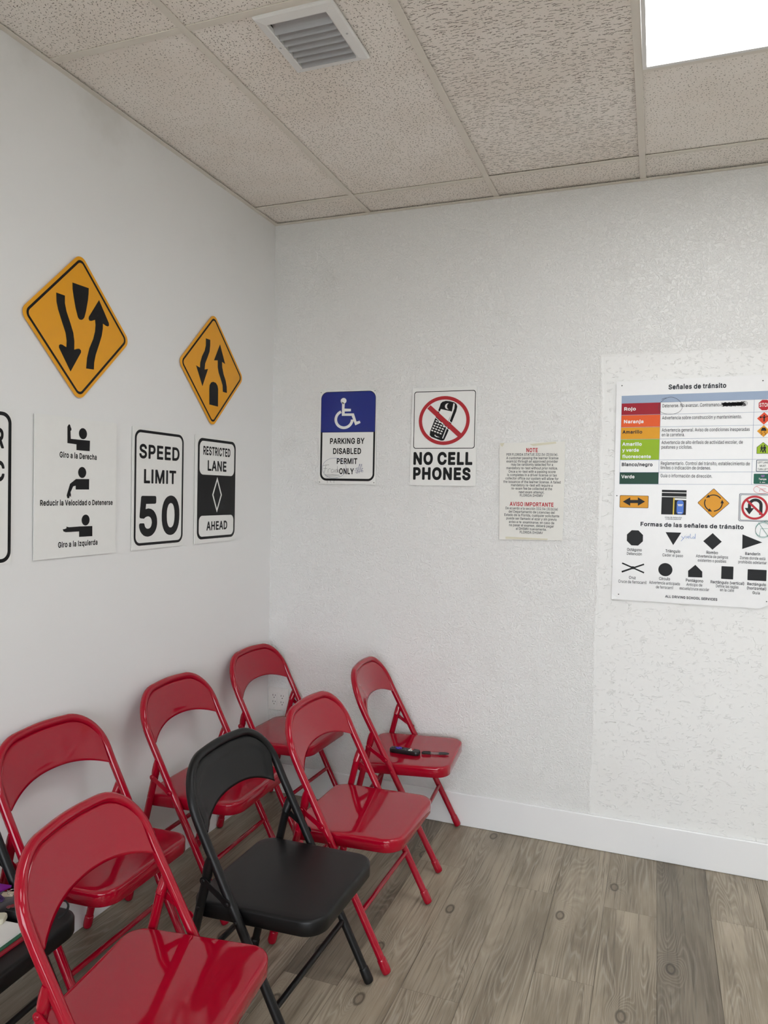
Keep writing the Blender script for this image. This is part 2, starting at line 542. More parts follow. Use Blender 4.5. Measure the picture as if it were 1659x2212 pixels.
# ceiling light panels -----------------------------------------------
def mat_lamp():
    t = NT('lit_diffuser')
    t.col((0.9, 0.9, 0.9, 1))
    t.b.inputs['Emission Color'].default_value = LAMP_COLOUR + (1,)
    t.b.inputs['Emission Strength'].default_value = LAMP
    return t.m
M_LAMP = mat_lamp()
def ring_prism(bm, x0, x1, y0, y1, w, z0, z1):
    add_box(bm, x0, x1, y0, y0 + w, z0, z1); add_box(bm, x0, x1, y1 - w, y1, z0, z1)
    add_box(bm, x0, x0 + w, y0 + w, y1 - w, z0, z1); add_box(bm, x1 - w, x1, y0 + w, y1 - w, z0, z1)
def ceiling_light(x, y, label):
    t = empty('ceiling_light', (x, y, H - 0.004), label, 'ceiling light', 'flat light panels in the ceiling grid')
    bm = bmesh.new()
    ring_prism(bm, 0.013, GP - 0.013, -1.219 + 0.013, -0.013, 0.012, -0.0005, 0.03)
    bm_obj('frame', bm, M_WHITE, t)
    box_obj('diffuser', (0.0255, GP - 0.0255, -1.219 + 0.0255, -0.0255, 0.004, 0.012), M_LAMP, t)
    return t
L0 = ceiling_light(xs[3], -0.823, 'glowing flat white panel light in the ceiling grid near the back wall')
dup(L0, (xs[3], -3.261, H - 0.004), 0, 'added unseen glowing flat panel light above the viewer, in line with the one near the back wall')  # this and the next panels are extras, added out of view to light the room
dup(L0, (xs[6], -0.823, H - 0.004), 0, 'added unseen glowing flat panel light beside the right wall, near the back wall')
dup(L0, (xs[6], -3.261, H - 0.004), 0, 'added unseen glowing flat panel light beside the right wall, far from the back wall')

# supply register ------------------------------------------------------
def ceiling_vent():
    x0, x1, y0, y1 = 0.718, 0.962, -1.437, -1.160
    cx, cy = (x0 + x1) / 2, (y0 + y1) / 2
    hx, hy = (x1 - x0) / 2, (y1 - y0) / 2
    t = empty('ceiling_vent', (cx, cy, H), 'square white metal air vent with slanted louvers in the ceiling', 'vent')
    fw = 0.031
    # mitred, sloping frame: outer lip low, inner lip lower
    loops = []
    for (ix, iy, z) in ((hx, hy, 0.001), (hx, hy, -0.004), (hx - 0.004, hy - 0.004, -0.008), (hx - fw + 0.004, hy - fw + 0.004, -0.013), (hx - fw, hy - fw, -0.012), (hx - fw, hy - fw, 0.02)):
        loops.append([(-ix, -iy, z), (ix, -iy, z), (ix, iy, z), (-ix, iy, z)])
    V = [p for l in loops for p in l]; F = []
    for i in range(len(loops) - 1):
        for k in range(4):
            F.append((i * 4 + k, i * 4 + (k + 1) % 4, (i + 1) * 4 + (k + 1) % 4, (i + 1) * 4 + k))
    mesh_obj('frame', V, F, M_WHITE, t)
    gx, gy = hx - fw, hy - fw
    bm = bmesh.new()
    ring_prism(bm, -gx - 0.002, gx + 0.002, -gy - 0.002, gy + 0.002, 0.002, 0.0, 0.085)
    add_box(bm, -gx, gx, -gy, gy, 0.082, 0.085)
    bm_obj('duct', bm, simple('dark_duct_metal', (60, 60, 62), 0.6), t)
    mb = simple('grey_louver_paint', (186, 187, 190), 0.35)
    n = 7
    for i in range(n):
        yc = -gy + (i + 1.15) * (2 * gy) / (n + 0.5)
        prof = []
        for k in range(7):
            s = k / 6
            th = math.radians(12 + 62 * s)          # the blade curls from nearly flat to steep
            yy = -0.012 + 0.030 * (math.sin(th) - math.sin(math.radians(12)))
            zz = 0.006 - 0.030 * (math.cos(math.radians(12)) - math.cos(th)) * 1.0
            prof.append((yc + yy, zz))
        V = []; F = []
        for (yy, zz) in prof:
            V += [(-gx + 0.001, yy, zz), (gx - 0.001, yy, zz)]
        for (yy, zz) in prof:
            V += [(-gx + 0.001, yy, zz + 0.0012), (gx - 0.001, yy, zz + 0.0012)]
        m = len(prof) * 2
        for k in range(len(prof) - 1):
            F.append((2 * k, 2 * k + 1, 2 * k + 3, 2 * k + 2))
            F.append((m + 2 * k, m + 2 * k + 2, m + 2 * k + 3, m + 2 * k + 1))
        F.append((0, m, m + 1, 1)); e = 2 * (len(prof) - 1)
        F.append((e, e + 1, m + e + 1, m + e))
        mesh_obj('louver', V, F, mb, t, smooth=False)
    for sx, sy in ((-1, 0), (1, 0)):
        disc('screw', (sx * (hx - fw / 2), sy, -0.0095), (0, 0, -1), 0.004, 0.002, mb, t, 10)
    return t
ceiling_vent()
# the tile around the register has a square hole for its neck
z = H + 0.005
ho = ((xs[1] + 0.003, -1.446), (xs[2] - 0.003, -1.446), (xs[2] - 0.003, -0.217), (xs[1] + 0.003, -0.217))
hi = ((0.752, -1.407), (0.928, -1.407), (0.928, -1.190), (0.752, -1.190))
V = [(p[0], p[1], zz) for zz in (z, z + 0.016) for l in (ho, hi) for p in l]
F = []
for k in range(4):
    k2 = (k + 1) % 4
    F += [(k, 4 + k, 4 + k2, k2), (8 + k, 8 + k2, 12 + k2, 12 + k), (k, k2, 8 + k2, 8 + k), (4 + k, 12 + k, 12 + k2, 4 + k2)]
mesh_obj('ceiling_tile', V, F, M_TILE['worm'], ceiling)

# wall outlet -----------------------------------------------------------
def wall_outlet():
    t = empty('wall_outlet', (0.062, 0.0, 0.412), 'white double wall outlet plate low in the corner behind a red chair', 'outlet')
    m = simple('outlet_plastic', (230, 228, 224), 0.3); dk = simple('outlet_slot', (30, 28, 28), 0.6)
    box_obj('wall_plate', (-0.0575, 0.0575, -0.006, -0.0006, 0.0, 0.114), m, t, 0.002)
    for k, cx in enumerate((-0.023, 0.023)):
        r = box_obj('receptacle', (cx - 0.0165, cx + 0.0165, -0.0085, -0.0055, 0.0245, 0.0895), m, t, 0.001)
        for zc in (0.043, 0.075):
            for dx, hh in ((-0.0064, 0.0042), (0.0064, 0.0034)):
                box_obj('slot', (cx + dx - 0.0012, cx + dx + 0.0012, -0.0088, -0.0080, zc - hh, zc + hh), dk, r)
            disc('ground_hole', (cx, -0.0082, zc - 0.0118), (0, -1, 0), 0.0026, 0.0006, dk, r, 10)
        for zc in (0.009, 0.105):
            disc('screw', (cx, -0.006, zc), (0, -1, 0), 0.003, 0.001, m, t, 10)
    return t
wall_outlet()

# ================================================================== folding chairs
UF, UB, ZB, UT, ZT = 0.1676, -0.1575, 0.6056, -0.2324, 0.7592
WB, WF, RC, BOW = 0.2163, 0.2142, 0.125, 0.0104
UR, UP, ZP, WR = -0.250, -0.1212, 0.5301, 0.2149
TR = 0.0125
def tube_u(z):
    t = z / ZB
    lo = UF + (UB - UF) * t
    hi = UB + (UT - UB) * (z - ZB) / (ZT - ZB)
    # smooth the bend
    k = max(0.0, min(1.0, (z - ZB + 0.06) / 0.12))
    k = k * k * (3 - 2 * k)
    return lo * (1 - k) + hi * k
def tube_w(z):
    return WF + (WB - WF) * min(1, z / ZB)
ZJ = 0.40       # where the frame tube passes the seat and is called a leg
def frame_path():
    pts = []
    n = 16
    side = [(tube_u(z), tube_w(z), z) for z in [ZJ + (ZT - RC - ZJ) * i / n for i in range(n + 1)]]
    pts += [(u, -w, z) for u, w, z in side]
    def arc(v, z):
        return (tube_u(z) - BOW * max(0, 1 - (v / WB) ** 2), v, z)
    m = 12
    for i in range(1, m + 1):
        a = math.pi / 2 * i / m
        pts.append(arc(-WB + RC - RC * math.cos(a), ZT - RC + RC * math.sin(a)))
    for i in range(1, 8):
        pts.append(arc(-WB + RC + (2 * WB - 2 * RC) * i / 8, ZT + 0.004 * math.sin(math.pi * i / 8)))
    for i in range(m + 1):
        a = math.pi / 2 * (1 - i / m)
        pts.append(arc(WB - RC + RC * math.cos(a), ZT - RC + RC * math.sin(a)))
    pts += [(u, w, z) for u, w, z in reversed(side[:-1])]
    return pts
def z_top(v, d):
    """upper edge of the panel: the arch moved in by d"""
    r = RC - d; w = WB - d; av = abs(v)
    if av <= w - r:
        return ZT - d + 0.004 * math.cos(math.pi / 2 * av / (w - r))
    q = max(0.0, r * r - (av - (w - r)) ** 2)
    return ZT - RC + math.sqrt(q)
def seat_outline(d, n=10):
    uf, ur, wf, wr = 0.1856 - d, -0.2056 + d, 0.1948 - d, 0.2009 - d
    rf, rr = 0.060 - d * 0.8, 0.052 - d * 0.8
    out = []
    for (cu, cv, r, a0) in ((uf - rf, wf - rf, rf, 0), (ur + rr, wr - rr, rr, 90), (ur + rr, -wr + rr, rr, 180), (uf - rf, -wf + rf, rf, 270)):
        for i in range(n + 1):
            a = math.radians(a0 + 90 * i / n)
            out.append((cu + r * math.cos(a), cv + r * math.sin(a)))
    return out
def seat_z(u):
    return 0.4018 + (0.4152 - 0.4018) * (u + 0.2056) / 0.3912
def make_seat(mat, parent):
    levels = [(0.030, 0.0, 'top'), (0.010, 0.0, 0), (0.0055, -0.0008, 0), (0.002, -0.0035, 0), (0.0, -0.008, 0), (0.0, -0.040, 0), (0.0015, -0.0422, 0), (0.004, -0.0422, 0), (0.004, -0.012, 0), (0.012, -0.004, 0)]
    V = []; F = []
    for d, dz, _ in levels:
        for u, v in seat_outline(d):
            V.append((u, v, seat_z(u) + dz))
    n = len(seat_outline(0))
    for i in range(len(levels) - 1):
        for k in range(n):
            k2 = (k + 1) % n
            F.append((i * n + k, (i + 1) * n + k, (i + 1) * n + k2, i * n + k2))
    F.append(tuple(range(n)))
    b = (len(levels) - 1) * n
    F.append(tuple(b + k for k in range(n - 1, -1, -1)))
    o = mesh_obj('seat', V, F, mat, parent)
    for p in o.data.polygons:
        p.use_smooth = len(p.vertices) == 4
    return o
def make_back(mat, parent, emboss, twist):
    nv, nh = 56, 22
    th = 0.003
    V = []; F = []
    def pt(i, j, off):
        s = math.sin(math.pi / 2 * (-1 + 2 * i / nv))
        v = s * (0.2040 + 0.004 * j / nh)
        zt = z_top(v, 0.0070)
        zb = 0.634 - 0.045 * abs(s) ** 2.3
        if zt < zb + 0.002:
            zt = zb + 0.002
        h = 1 - (1 - j / nh) ** 1.7
        z = zb + (zt - zb) * h
        bow = (0.027 * (1 - h) + BOW * h) * (1 - s * s)
        u = tube_u(z) - bow + 0.006 + off
        # the rim dives behind the tube, leaving a crease along the arch
        e = max(0.0, min(1.0, min((zt - z) * 1.0, (1 - abs(s)) * 0.204 + 0.002) / 0.0070))
        u -= 0.015 * (1 - e * e * (3 - 2 * e)) * min(1.0, 0.25 + h * 3)
        if emboss:
            e = min(1, max(0, ((1 - abs(s)) * 0.2 - 0.028) / 0.006)) * min(1, max(0, ((zt - z) - 0.030) / 0.006))
            u -= 0.0022 * e * e * (3 - 2 * e)
        if twist:
            q = max(0, s) ** 2 * (1 - h)
            u -= 0.018 * q; v -= 0.012 * q; z -= 0.006 * q
        # rolled hem along the lower edge
        if j == 0:
            z += 0.002
        return (u, v, z)
    for off in (0.0, -th):
        for j in range(nh + 1):
            for i in range(nv + 1):
                V.append(pt(i, j, off))
    R = nv + 1; S = R * (nh + 1)
    for j in range(nh):
        for i in range(nv):
            a = j * R + i
            F.append((a, a + 1, a + R + 1, a + R))
            F.append((S + a, S + a + R, S + a + R + 1, S + a + 1))
    bd = [(j0, i) for j0 in (0, nh) for i in range(nv)]
    for i in range(nv):
        F.append((i, S + i, S + i + 1, i + 1))
        a = nh * R + i
        F.append((a, a + 1, S + a + 1, S + a))
    for j in range(nh):
        a = j * R
        F.append((a, a + R, S + a + R, S + a))
        a = j * R + nv
        F.append((a, S + a, S + a + R, a + R))
    o = mesh_obj('backrest', V, F, mat, parent)
    for k, p in enumerate(o.data.polygons):
        p.use_smooth = k < nv * nh * 2
    return o
def foot_cap(a, d, mat, leg):
    at = lambda z: a + d * ((a.z - z) / -d.z)
    zs = (0.048, 0.0465, 0.042, 0.024, 0.012, 0.0072, 0.0056)
    tube_obj('foot_cap', [at(z) for z in zs], [0.0130, 0.0142, 0.0146, 0.0152, 0.0150, 0.0132, 0.0100], mat, leg, 18)
def make_chair(mat, label, group, emboss=False, twist=False):
    t = empty('folding_chair', (0, 0, 0), label, 'chair', group)
    tube_obj('back_frame', frame_path(), TR, mat, t, 16)
    make_seat(mat, t)
    make_back(mat, t, emboss, twist)
    for sd in (-1, 1):
        pts = [(tube_u(z), sd * tube_w(z), z) for z in (ZJ + 0.0005, 0.30, 0.20, 0.10, 0.030)]
        leg = tube_obj('front_leg', pts, TR, mat, t, 16)
        a = Vector(pts[-1]); d = (a - Vector(pts[-2])).normalized()
        foot_cap(a, d, mat, leg)
    for sd in (-1, 1):
        def rp(z):
            return Vector((UR + (UP - 0.004 - UR) * z / ZP, sd * WR, z))
        zz = [0.030, 0.15, 0.30, 0.44, 0.486]
        leg = tube_obj('rear_leg', [rp(z) for z in zz], TR, mat, t, 16)
        a = rp(0.030); d = (rp(0.030) - rp(0.1)).normalized()
        foot_cap(a, d, mat, leg)
        # flattened, folded top that hinges on the frame tube
        zs = [0.484, 0.490, 0.500, 0.512, 0.526, 0.540]
        rr = [(0.0135, 0.0135), (0.0140, 0.0136), (0.0125, 0.0138), (0.010, 0.0136), (0.008, 0.012), (0.007, 0.008)]
        tube_obj('hinge_sleeve', [rp(z) + Vector((0.0, sd * 0.002 * i, 0)) for i, z in enumerate(zs)], rr, mat, leg, 16)
        # flat brace from the rear leg down to the frame tube
        A = rp(0.4774) + Vector((0, sd * 0.0155, 0))
        z1 = 0.431
        B = Vector((tube_u(z1), sd * (tube_w(z1) + 0.0150), z1))
        ax = (B - A).normalized(); pr = Vector((-ax.z, 0, ax.x))
        V = []; F = []
        outl = []
        L = (B - A).length
        for i in range(9):
            a = math.pi / 2 + math.pi * i / 8
            outl.append((math.cos(a) * 0.0105, math.sin(a) * 0.0105))
        outl += [(0.02, -0.0072), (L - 0.02, -0.0072)]
        for i in range(9):
            a = -math.pi / 2 + math.pi * i / 8
            outl.append((L + math.cos(a) * 0.0105, math.sin(a) * 0.0105))
        outl += [(L - 0.02, 0.0072), (0.02, 0.0072)]
        for dy in (-0.0015, 0.0015):
            for (p, q) in outl:
                V.append(A + ax * p + pr * q + Vector((0, sd * dy, 0)))
        n = len(outl)
        F = [tuple(range(n)), tuple(range(2 * n - 1, n - 1, -1))] + [(k, n + k, n + (k + 1) % n, (k + 1) % n) for k in range(n)]
        br = mesh_obj('brace', V, F, mat, t)
        for P in (A, B):
            disc('rivet', P + Vector((0, sd * 0.001, 0)), (0, sd, 0), 0.0058, 0.0030, mat, br, 12)
        zr = 0.385
        disc('pivot_rivet', (tube_u(zr), sd * (tube_w(zr) + TR - 0.0012), zr), (0, sd, 0), 0.0045, 0.003, mat, t, 12)
        disc('pivot_rivet', rp(0.40) + Vector((0, sd * (TR - 0.0012), 0)), (0, sd, 0), 0.0045, 0.003, mat, t, 12)
    zf = 0.1783
    tube_obj('stretcher', [(tube_u(zf), s * (tube_w(zf) - 0.004), zf) for s in (-1, 1)], 0.0085, mat, t, 12)
    zr = 0.198
    ur = UR + (UP - 0.004 - UR) * zr / ZP
    tube_obj('stretcher', [(ur, s * (WR - 0.004), zr) for s in (-1, 1)], 0.0085, mat, t, 12)
    return t
RG = 'glossy red metal folding chairs'
BG = 'black metal folding chairs'
red = make_chair(M_RED, 'red metal folding chair in the corner, in front of the wall outlet', RG)
red.location = (0.2757, -0.249, 0); red.rotation_euler = (0, 0, -0.035)
for loc, rz, lab in (
        ((0.2859, -0.8644, 0), 0.008, 'red metal folding chair against the left wall, behind the upright black chair'),
        ((0.2746, -1.4847, 0), 0.0082, 'red metal folding chair against the left wall, directly behind the nearest red chair'),
        ((0.8213, -1.9143, 0), 0.1171, 'nearest red metal folding chair, its seat running out of the bottom edge'),
        ((0.8993, -0.8962, 0), -0.0113, 'red metal folding chair in the front row, right of the black chair, empty glossy seat'),
        ((0.8589, -0.2538, 0), 0.0824, 'red metal folding chair beside the back wall with a remote control on its seat')):
    dup(red, loc, rz, lab)
blk = make_chair(M_BLACK, 'black metal folding chair with empty seat between two red chairs in the front row', BG, emboss=True, twist=True)
blk.location = (0.8587, -1.3854, 0); blk.rotation_euler = (0, 0, -0.012)
blk2 = make_chair(M_BLACK, 'black metal folding chair at the left edge with papers and folders on its seat', BG, emboss=True)
blk2.location = (0.2795, -1.958, 0); blk2.rotation_euler = (0, 0, 0.05)

# letter outlines (advance | closed loops of x y, thousandths of the type size)
GLYPHS = {
    'R ': '188|',
    'R,': '196|36 -123 82 -124 88 -121 142 69 138 75 70 76 64 73 33 -117',
    'R.': '196|83 -8 106 -8 122 -2 136 11 145 28 145 52 140 64 124 83 106 90 94 92 70 85 52 68 46 52 46 28 50 16 69 -2',
    'R/': '257|12 -80 70 -81 76 -76 238 526 240 532 238 536 232 538 178 538 173 532 9 -74',
    'RA': '488|14 -4 84 -5 90 0 137 134 144 137 336 137 342 133 390 0 396 -5 462 -5 468 2 282 506 276 514 204 514 197 512 11 2|168 204 163 206 165 212 196 302 234 424 240 434 282 302 315 206 312 204',
    'RC': '518|244 -11 294 -11 318 -7 366 9 390 23 423 49 442 73 463 109 477 157 474 165 408 165 405 163 394 133 384 116 362 91 342 77 324 68 300 61 270 58 240 61 216 67 186 81 165 97 149 115 131 145 117 181 111 217 108 259 111 295 117 325 129 361 144 386 163 409 186 427 210 440 240 448 270 451 312 445 342 432 377 403 392 379 403 349 408 343 474 343 478 349 464 397 452 421 435 445 405 475 384 490 342 509 318 516 270 521 216 515 174 502 146 487 109 457 78 418 55 373 46 343 36 283 36 223 41 187 54 139 78 90 108 53 150 19 168 9 192 0 216 -7',
    'RD': '510|58 -4 248 -4 302 6 350 25 374 40 410 74 427 98 448 140 462 194 467 254 462 314 449 368 438 392 417 428 389 458 356 482 308 503 254 512 224 514 62 514 56 512 55 2|134 62 130 68 130 440 132 446 218 447 254 444 290 436 314 425 338 408 359 386 374 359 386 326 392 290 394 254 392 218 385 182 375 152 361 128 341 104 314 85 290 74 248 65 212 62',
    'RG': '528|244 -11 270 -12 306 -9 342 -1 378 14 412 37 438 63 456 90 470 121 479 157 483 199 483 253 480 260 282 261 278 253 278 199 282 194 409 193 408 175 402 149 392 127 376 103 348 79 324 67 294 60 264 59 240 61 216 67 189 79 166 97 145 121 131 145 119 175 111 211 108 253 111 295 118 331 132 366 147 391 162 409 186 428 210 440 240 448 264 451 300 448 339 433 366 412 382 391 403 349 408 344 474 344 479 349 465 397 452 421 438 441 408 471 384 489 342 509 294 519 264 521 216 515 174 502 144 487 126 474 108 457 92 439 78 418 66 397 55 373 46 343 36 283 36 223 47 163 64 115 90 73 111 49 150 19 192 0 216 -7',
    'RH': '525|58 -4 122 -5 128 -4 130 2 130 218 130 224 134 227 386 226 387 2 392 -5 459 -4 462 2 460 512 452 514 392 514 389 512 387 506 387 296 380 294 134 294 131 296 129 512 122 514 62 514 56 512 55 2',
    'RL': '401|58 -4 362 -5 366 2 366 56 362 62 134 62 130 68 130 506 128 513 122 514 62 514 56 512 55 506 55 2',
    'RN': '531|58 -4 122 -5 128 -4 130 2 130 290 126 398 128 406 200 284 385 -4 465 -4 468 2 466 512 464 514 398 514 394 506 395 122 392 110 350 182 140 512 134 514 62 514 56 512 55 2',
    'RR': '457|58 -4 128 -4 130 2 130 188 134 193 242 193 350 -4 430 -4 433 2 322 206 361 230 380 247 393 266 406 296 411 320 414 350 412 380 407 404 395 434 380 458 338 492 302 506 272 511 236 514 62 514 56 512 55 2|134 260 130 266 130 440 132 446 260 445 296 435 321 416 329 404 336 386 340 350 339 332 332 308 325 296 314 284 296 272 278 265 260 261',
    'RZ': '446|40 -4 402 -4 404 2 404 56 402 60 396 62 126 62 174 128 400 458 402 506 400 512 396 514 42 514 36 512 35 452 42 447 306 448 311 446 39 50 37 2',
    'Ra': '397|148 -13 182 -12 218 -3 248 15 272 41 272 -1 278 -5 338 -5 342 -1 342 251 336 299 326 323 304 353 272 374 254 380 194 389 152 385 116 374 92 362 62 336 48 317 36 293 38 287 98 269 104 272 122 298 140 312 164 322 200 326 224 323 242 315 255 305 266 287 271 257 268 245 260 238 242 233 128 217 92 205 66 191 51 179 38 162 32 149 25 113 27 83 35 59 45 41 68 15 92 0 116 -8|146 52 116 65 101 83 98 95 98 113 101 125 108 137 122 147 140 155 268 179 271 173 269 125 260 98 248 81 228 65 206 55 170 50',
    'Rb': '432|210 -12 259 -11 289 -2 316 12 337 28 359 54 375 84 386 114 393 150 395 192 393 228 385 264 372 300 357 324 337 347 313 367 289 379 265 385 229 389 211 388 187 384 170 378 138 354 121 332 119 336 119 510 115 514 55 514 49 511 48 504 48 0 55 -5 115 -3 117 0 118 42 121 46 143 18 157 7 187 -8|199 54 180 60 155 78 140 96 131 114 123 138 119 162 119 216 123 240 137 276 149 294 162 306 181 318 199 323 217 325 241 323 259 318 277 307 292 294 304 276 317 240 322 216 322 162 317 138 309 114 291 84 278 72 259 59 241 54 217 52',
    'Rc': '404|196 -12 228 -12 258 -7 282 2 306 15 331 36 346 54 356 72 368 102 360 108 306 122 300 120 288 93 270 72 240 57 204 51 168 59 150 69 132 86 115 114 106 144 101 186 107 234 114 258 123 276 135 294 150 307 168 317 186 323 210 325 240 320 270 304 284 288 300 258 306 258 360 271 367 276 352 312 336 336 318 352 306 361 276 376 228 389 174 387 144 379 114 364 90 345 66 318 52 294 40 264 32 222 29 186 32 150 38 120 51 84 69 54 90 31 114 12 144 -2 174 -10',
    'Rd': '432|180 -12 216 -12 234 -9 252 -1 281 18 306 49 308 42 308 0 312 -5 372 -5 377 0 377 504 377 510 372 514 312 514 306 510 306 330 306 336 300 336 282 358 252 379 216 388 162 386 134 378 111 366 84 344 63 318 50 294 39 264 31 228 29 192 31 150 38 114 53 78 66 54 84 32 108 12 138 -3 162 -10|186 54 164 60 150 69 133 84 121 102 108 138 103 162 101 186 103 216 112 258 125 282 138 298 162 316 180 322 204 325 222 323 246 316 262 306 276 293 294 264 301 240 305 216 307 186 305 162 301 138 293 114 285 96 270 78 246 61 228 55 204 52',
    'Re': '412|200 -12 234 -12 264 -7 286 0 306 11 336 33 349 48 363 72 370 90 366 96 306 110 283 78 270 67 252 58 240 54 210 51 174 57 150 68 126 90 115 108 108 126 103 162 108 164 372 164 376 168 376 174 375 228 370 258 352 306 336 329 306 359 284 372 246 385 204 389 168 386 138 377 108 360 86 342 70 324 52 294 39 258 31 222 29 186 32 150 39 114 51 84 72 50 90 30 114 12 144 -2 174 -9|102 228 114 268 138 300 168 319 204 325 228 323 246 317 258 311 271 300 285 282 294 265 302 228 300 226 108 226',
    'Rf': '262|79 -4 140 -5 146 -2 148 320 152 322 230 323 233 326 233 332 233 380 230 383 152 384 148 386 148 434 151 446 158 456 170 465 194 469 230 464 247 518 246 524 242 526 218 532 170 534 134 524 122 517 101 500 91 488 82 470 77 452 76 386 74 384 8 384 1 380 2 325 8 322 74 322 76 320 76 2',
    'Rg': '433|193 -155 240 -154 264 -149 294 -140 318 -127 337 -113 354 -93 369 -65 375 -41 377 -5 377 379 372 384 312 384 308 379 308 337 306 330 281 361 258 376 240 383 216 388 192 389 168 387 138 379 108 364 84 343 69 325 54 301 38 265 31 229 29 193 32 151 38 121 52 85 68 61 90 37 114 21 138 9 168 2 216 1 240 6 269 19 288 35 300 51 306 55 306 -5 302 -35 290 -59 278 -71 258 -83 234 -90 210 -92 168 -87 150 -80 135 -71 102 -36 48 -65 46 -71 57 -89 78 -113 96 -127 114 -137 138 -146 156 -151|180 67 162 72 144 83 125 103 115 121 107 145 103 169 101 193 106 235 121 277 134 295 150 309 168 318 186 323 204 325 228 322 246 317 270 300 285 283 294 265 302 241 306 217 306 169 302 145 288 109 275 91 260 79 246 72 228 66 204 64',
    'Rh': '418|51 -4 116 -4 119 2 119 230 120 248 124 266 133 284 151 305 181 320 211 324 235 321 253 314 268 302 277 290 287 266 291 236 291 2 294 -4 355 -5 359 -4 362 2 362 242 355 296 347 320 331 344 313 362 295 374 253 388 199 387 175 379 145 362 125 344 121 336 119 344 119 506 115 514 55 514 49 512 48 506 48 2',
    'Ri': '175|51 -4 115 -5 119 2 119 374 119 380 115 384 55 384 48 380 48 2|70 440 91 439 109 445 123 458 130 470 130 494 125 506 115 517 97 527 85 529 61 522 43 507 38 494 36 482 43 461 57 446',
    'Rl': '179|53 -4 117 -5 121 2 121 536 121 542 117 546 57 546 50 542 50 2',
    'Rm': '618|51 -4 116 -4 119 2 119 236 124 272 137 296 151 310 175 322 199 325 223 322 240 314 259 296 267 278 269 260 269 2 271 -4 338 -4 340 2 340 242 342 266 351 290 367 309 391 322 421 325 439 323 469 309 480 296 488 278 491 254 491 2 493 -4 559 -5 562 2 562 260 560 284 555 308 544 332 535 346 517 365 499 376 481 384 457 390 415 390 379 380 361 370 343 356 319 326 307 345 289 366 271 379 247 388 217 391 181 385 158 374 141 362 121 339 117 344 117 380 115 382 55 384 49 381 48 2',
    'Rn': '418|51 -4 116 -4 119 2 119 230 120 248 124 266 133 284 151 305 181 320 211 324 235 321 253 314 268 302 277 290 287 266 291 236 291 2 294 -4 355 -5 361 -2 362 236 360 272 354 302 344 326 319 357 301 371 277 382 253 388 199 387 175 379 151 367 131 350 121 336 117 344 117 380 115 382 55 384 49 381 48 2',
    'Ro': '423|196 -12 240 -10 270 -2 300 11 325 30 346 54 364 84 376 114 384 150 386 186 383 228 375 264 363 294 349 318 329 342 300 365 270 379 240 387 204 389 174 387 144 379 114 364 94 348 71 324 52 294 40 264 32 222 29 186 32 150 38 120 51 84 69 54 90 31 114 12 144 -2 174 -10|186 54 168 59 150 69 133 84 121 102 112 120 103 162 101 186 104 216 114 258 132 290 144 302 162 315 186 323 228 323 252 315 267 306 280 294 293 276 309 234 313 210 313 162 308 138 295 102 282 84 269 72 252 61 228 54 210 51',
    'Rp': '432|51 -147 115 -148 119 -141 119 39 121 46 145 16 169 1 187 -8 211 -12 259 -11 295 1 313 10 337 28 357 51 374 81 386 117 393 153 395 189 393 225 386 261 373 297 355 326 339 345 318 363 289 379 259 387 229 389 205 388 187 384 169 377 151 365 133 349 121 332 117 339 117 375 115 383 55 384 48 381 48 -141|193 56 169 67 151 81 130 117 123 141 119 165 119 213 122 237 130 261 138 279 163 307 181 318 199 323 217 325 241 323 259 318 289 297 302 279 311 261 318 237 322 213 322 165 318 141 310 117 301 99 289 82 274 69 259 59 241 54 217 52',
    'Rr': '267|51 -4 116 -4 119 2 119 236 123 266 139 293 163 311 175 316 205 321 241 317 247 319 247 387 241 389 211 390 187 387 169 382 146 368 121 343 117 350 117 380 115 382 55 384 48 380 48 2',
    'Rs': '373|158 -12 212 -12 236 -7 266 4 297 24 314 42 326 60 334 84 336 108 333 132 326 151 310 174 290 191 260 205 170 229 140 239 128 246 115 264 116 288 122 300 134 313 146 320 170 326 206 326 230 318 239 312 251 300 266 273 320 284 328 288 324 306 315 324 303 342 290 355 272 368 254 377 236 384 212 388 158 387 134 382 92 364 62 336 52 318 44 294 42 276 46 246 55 222 69 204 92 186 116 175 236 142 250 132 259 120 263 102 260 90 254 77 242 67 230 60 200 52 164 52 146 56 128 64 109 84 98 109 92 112 38 100 31 96 36 72 44 54 57 36 74 19 92 7 110 -2',
    'Rt': '235|158 -8 194 -8 215 -2 218 4 206 56 200 59 182 56 158 56 140 64 134 76 131 100 131 316 134 322 206 323 209 328 209 376 206 383 134 384 131 388 131 472 128 475 122 476 68 476 60 472 60 388 56 384 8 384 2 382 1 328 8 322 56 322 60 316 60 94 63 64 72 40 91 16 110 3 134 -5',
    'Ru': '418|170 -9 211 -8 235 0 262 15 282 33 289 44 292 39 295 -4 355 -5 361 -3 361 382 355 384 301 384 295 384 292 381 291 153 290 135 286 117 277 97 259 74 229 59 199 55 175 58 152 69 139 81 131 93 121 117 119 147 118 381 115 384 109 384 55 384 48 381 48 135 49 111 55 81 65 57 76 39 97 17 133 -3',
    'Rv': '397|161 -4 229 -4 374 374 376 380 373 383 307 384 300 380 220 158 199 91 193 84 169 158 89 380 85 384 79 384 19 384 12 380 157 2',
    'Rx': '387|19 -4 89 -5 95 -3 151 80 185 138 191 141 228 80 285 -4 360 -4 362 2 359 7 233 188 232 194 355 374 357 380 353 384 281 384 228 308 191 244 101 384 29 384 24 380 148 194 17 3',
    'Ry': '397|78 -149 109 -149 127 -146 145 -138 165 -125 178 -113 198 -83 374 373 376 379 373 383 307 384 300 379 219 157 199 94 193 84 170 157 89 379 85 384 79 384 19 384 13 381 14 373 157 1 141 -47 133 -62 121 -75 103 -84 61 -81 58 -83 43 -140 49 -145',
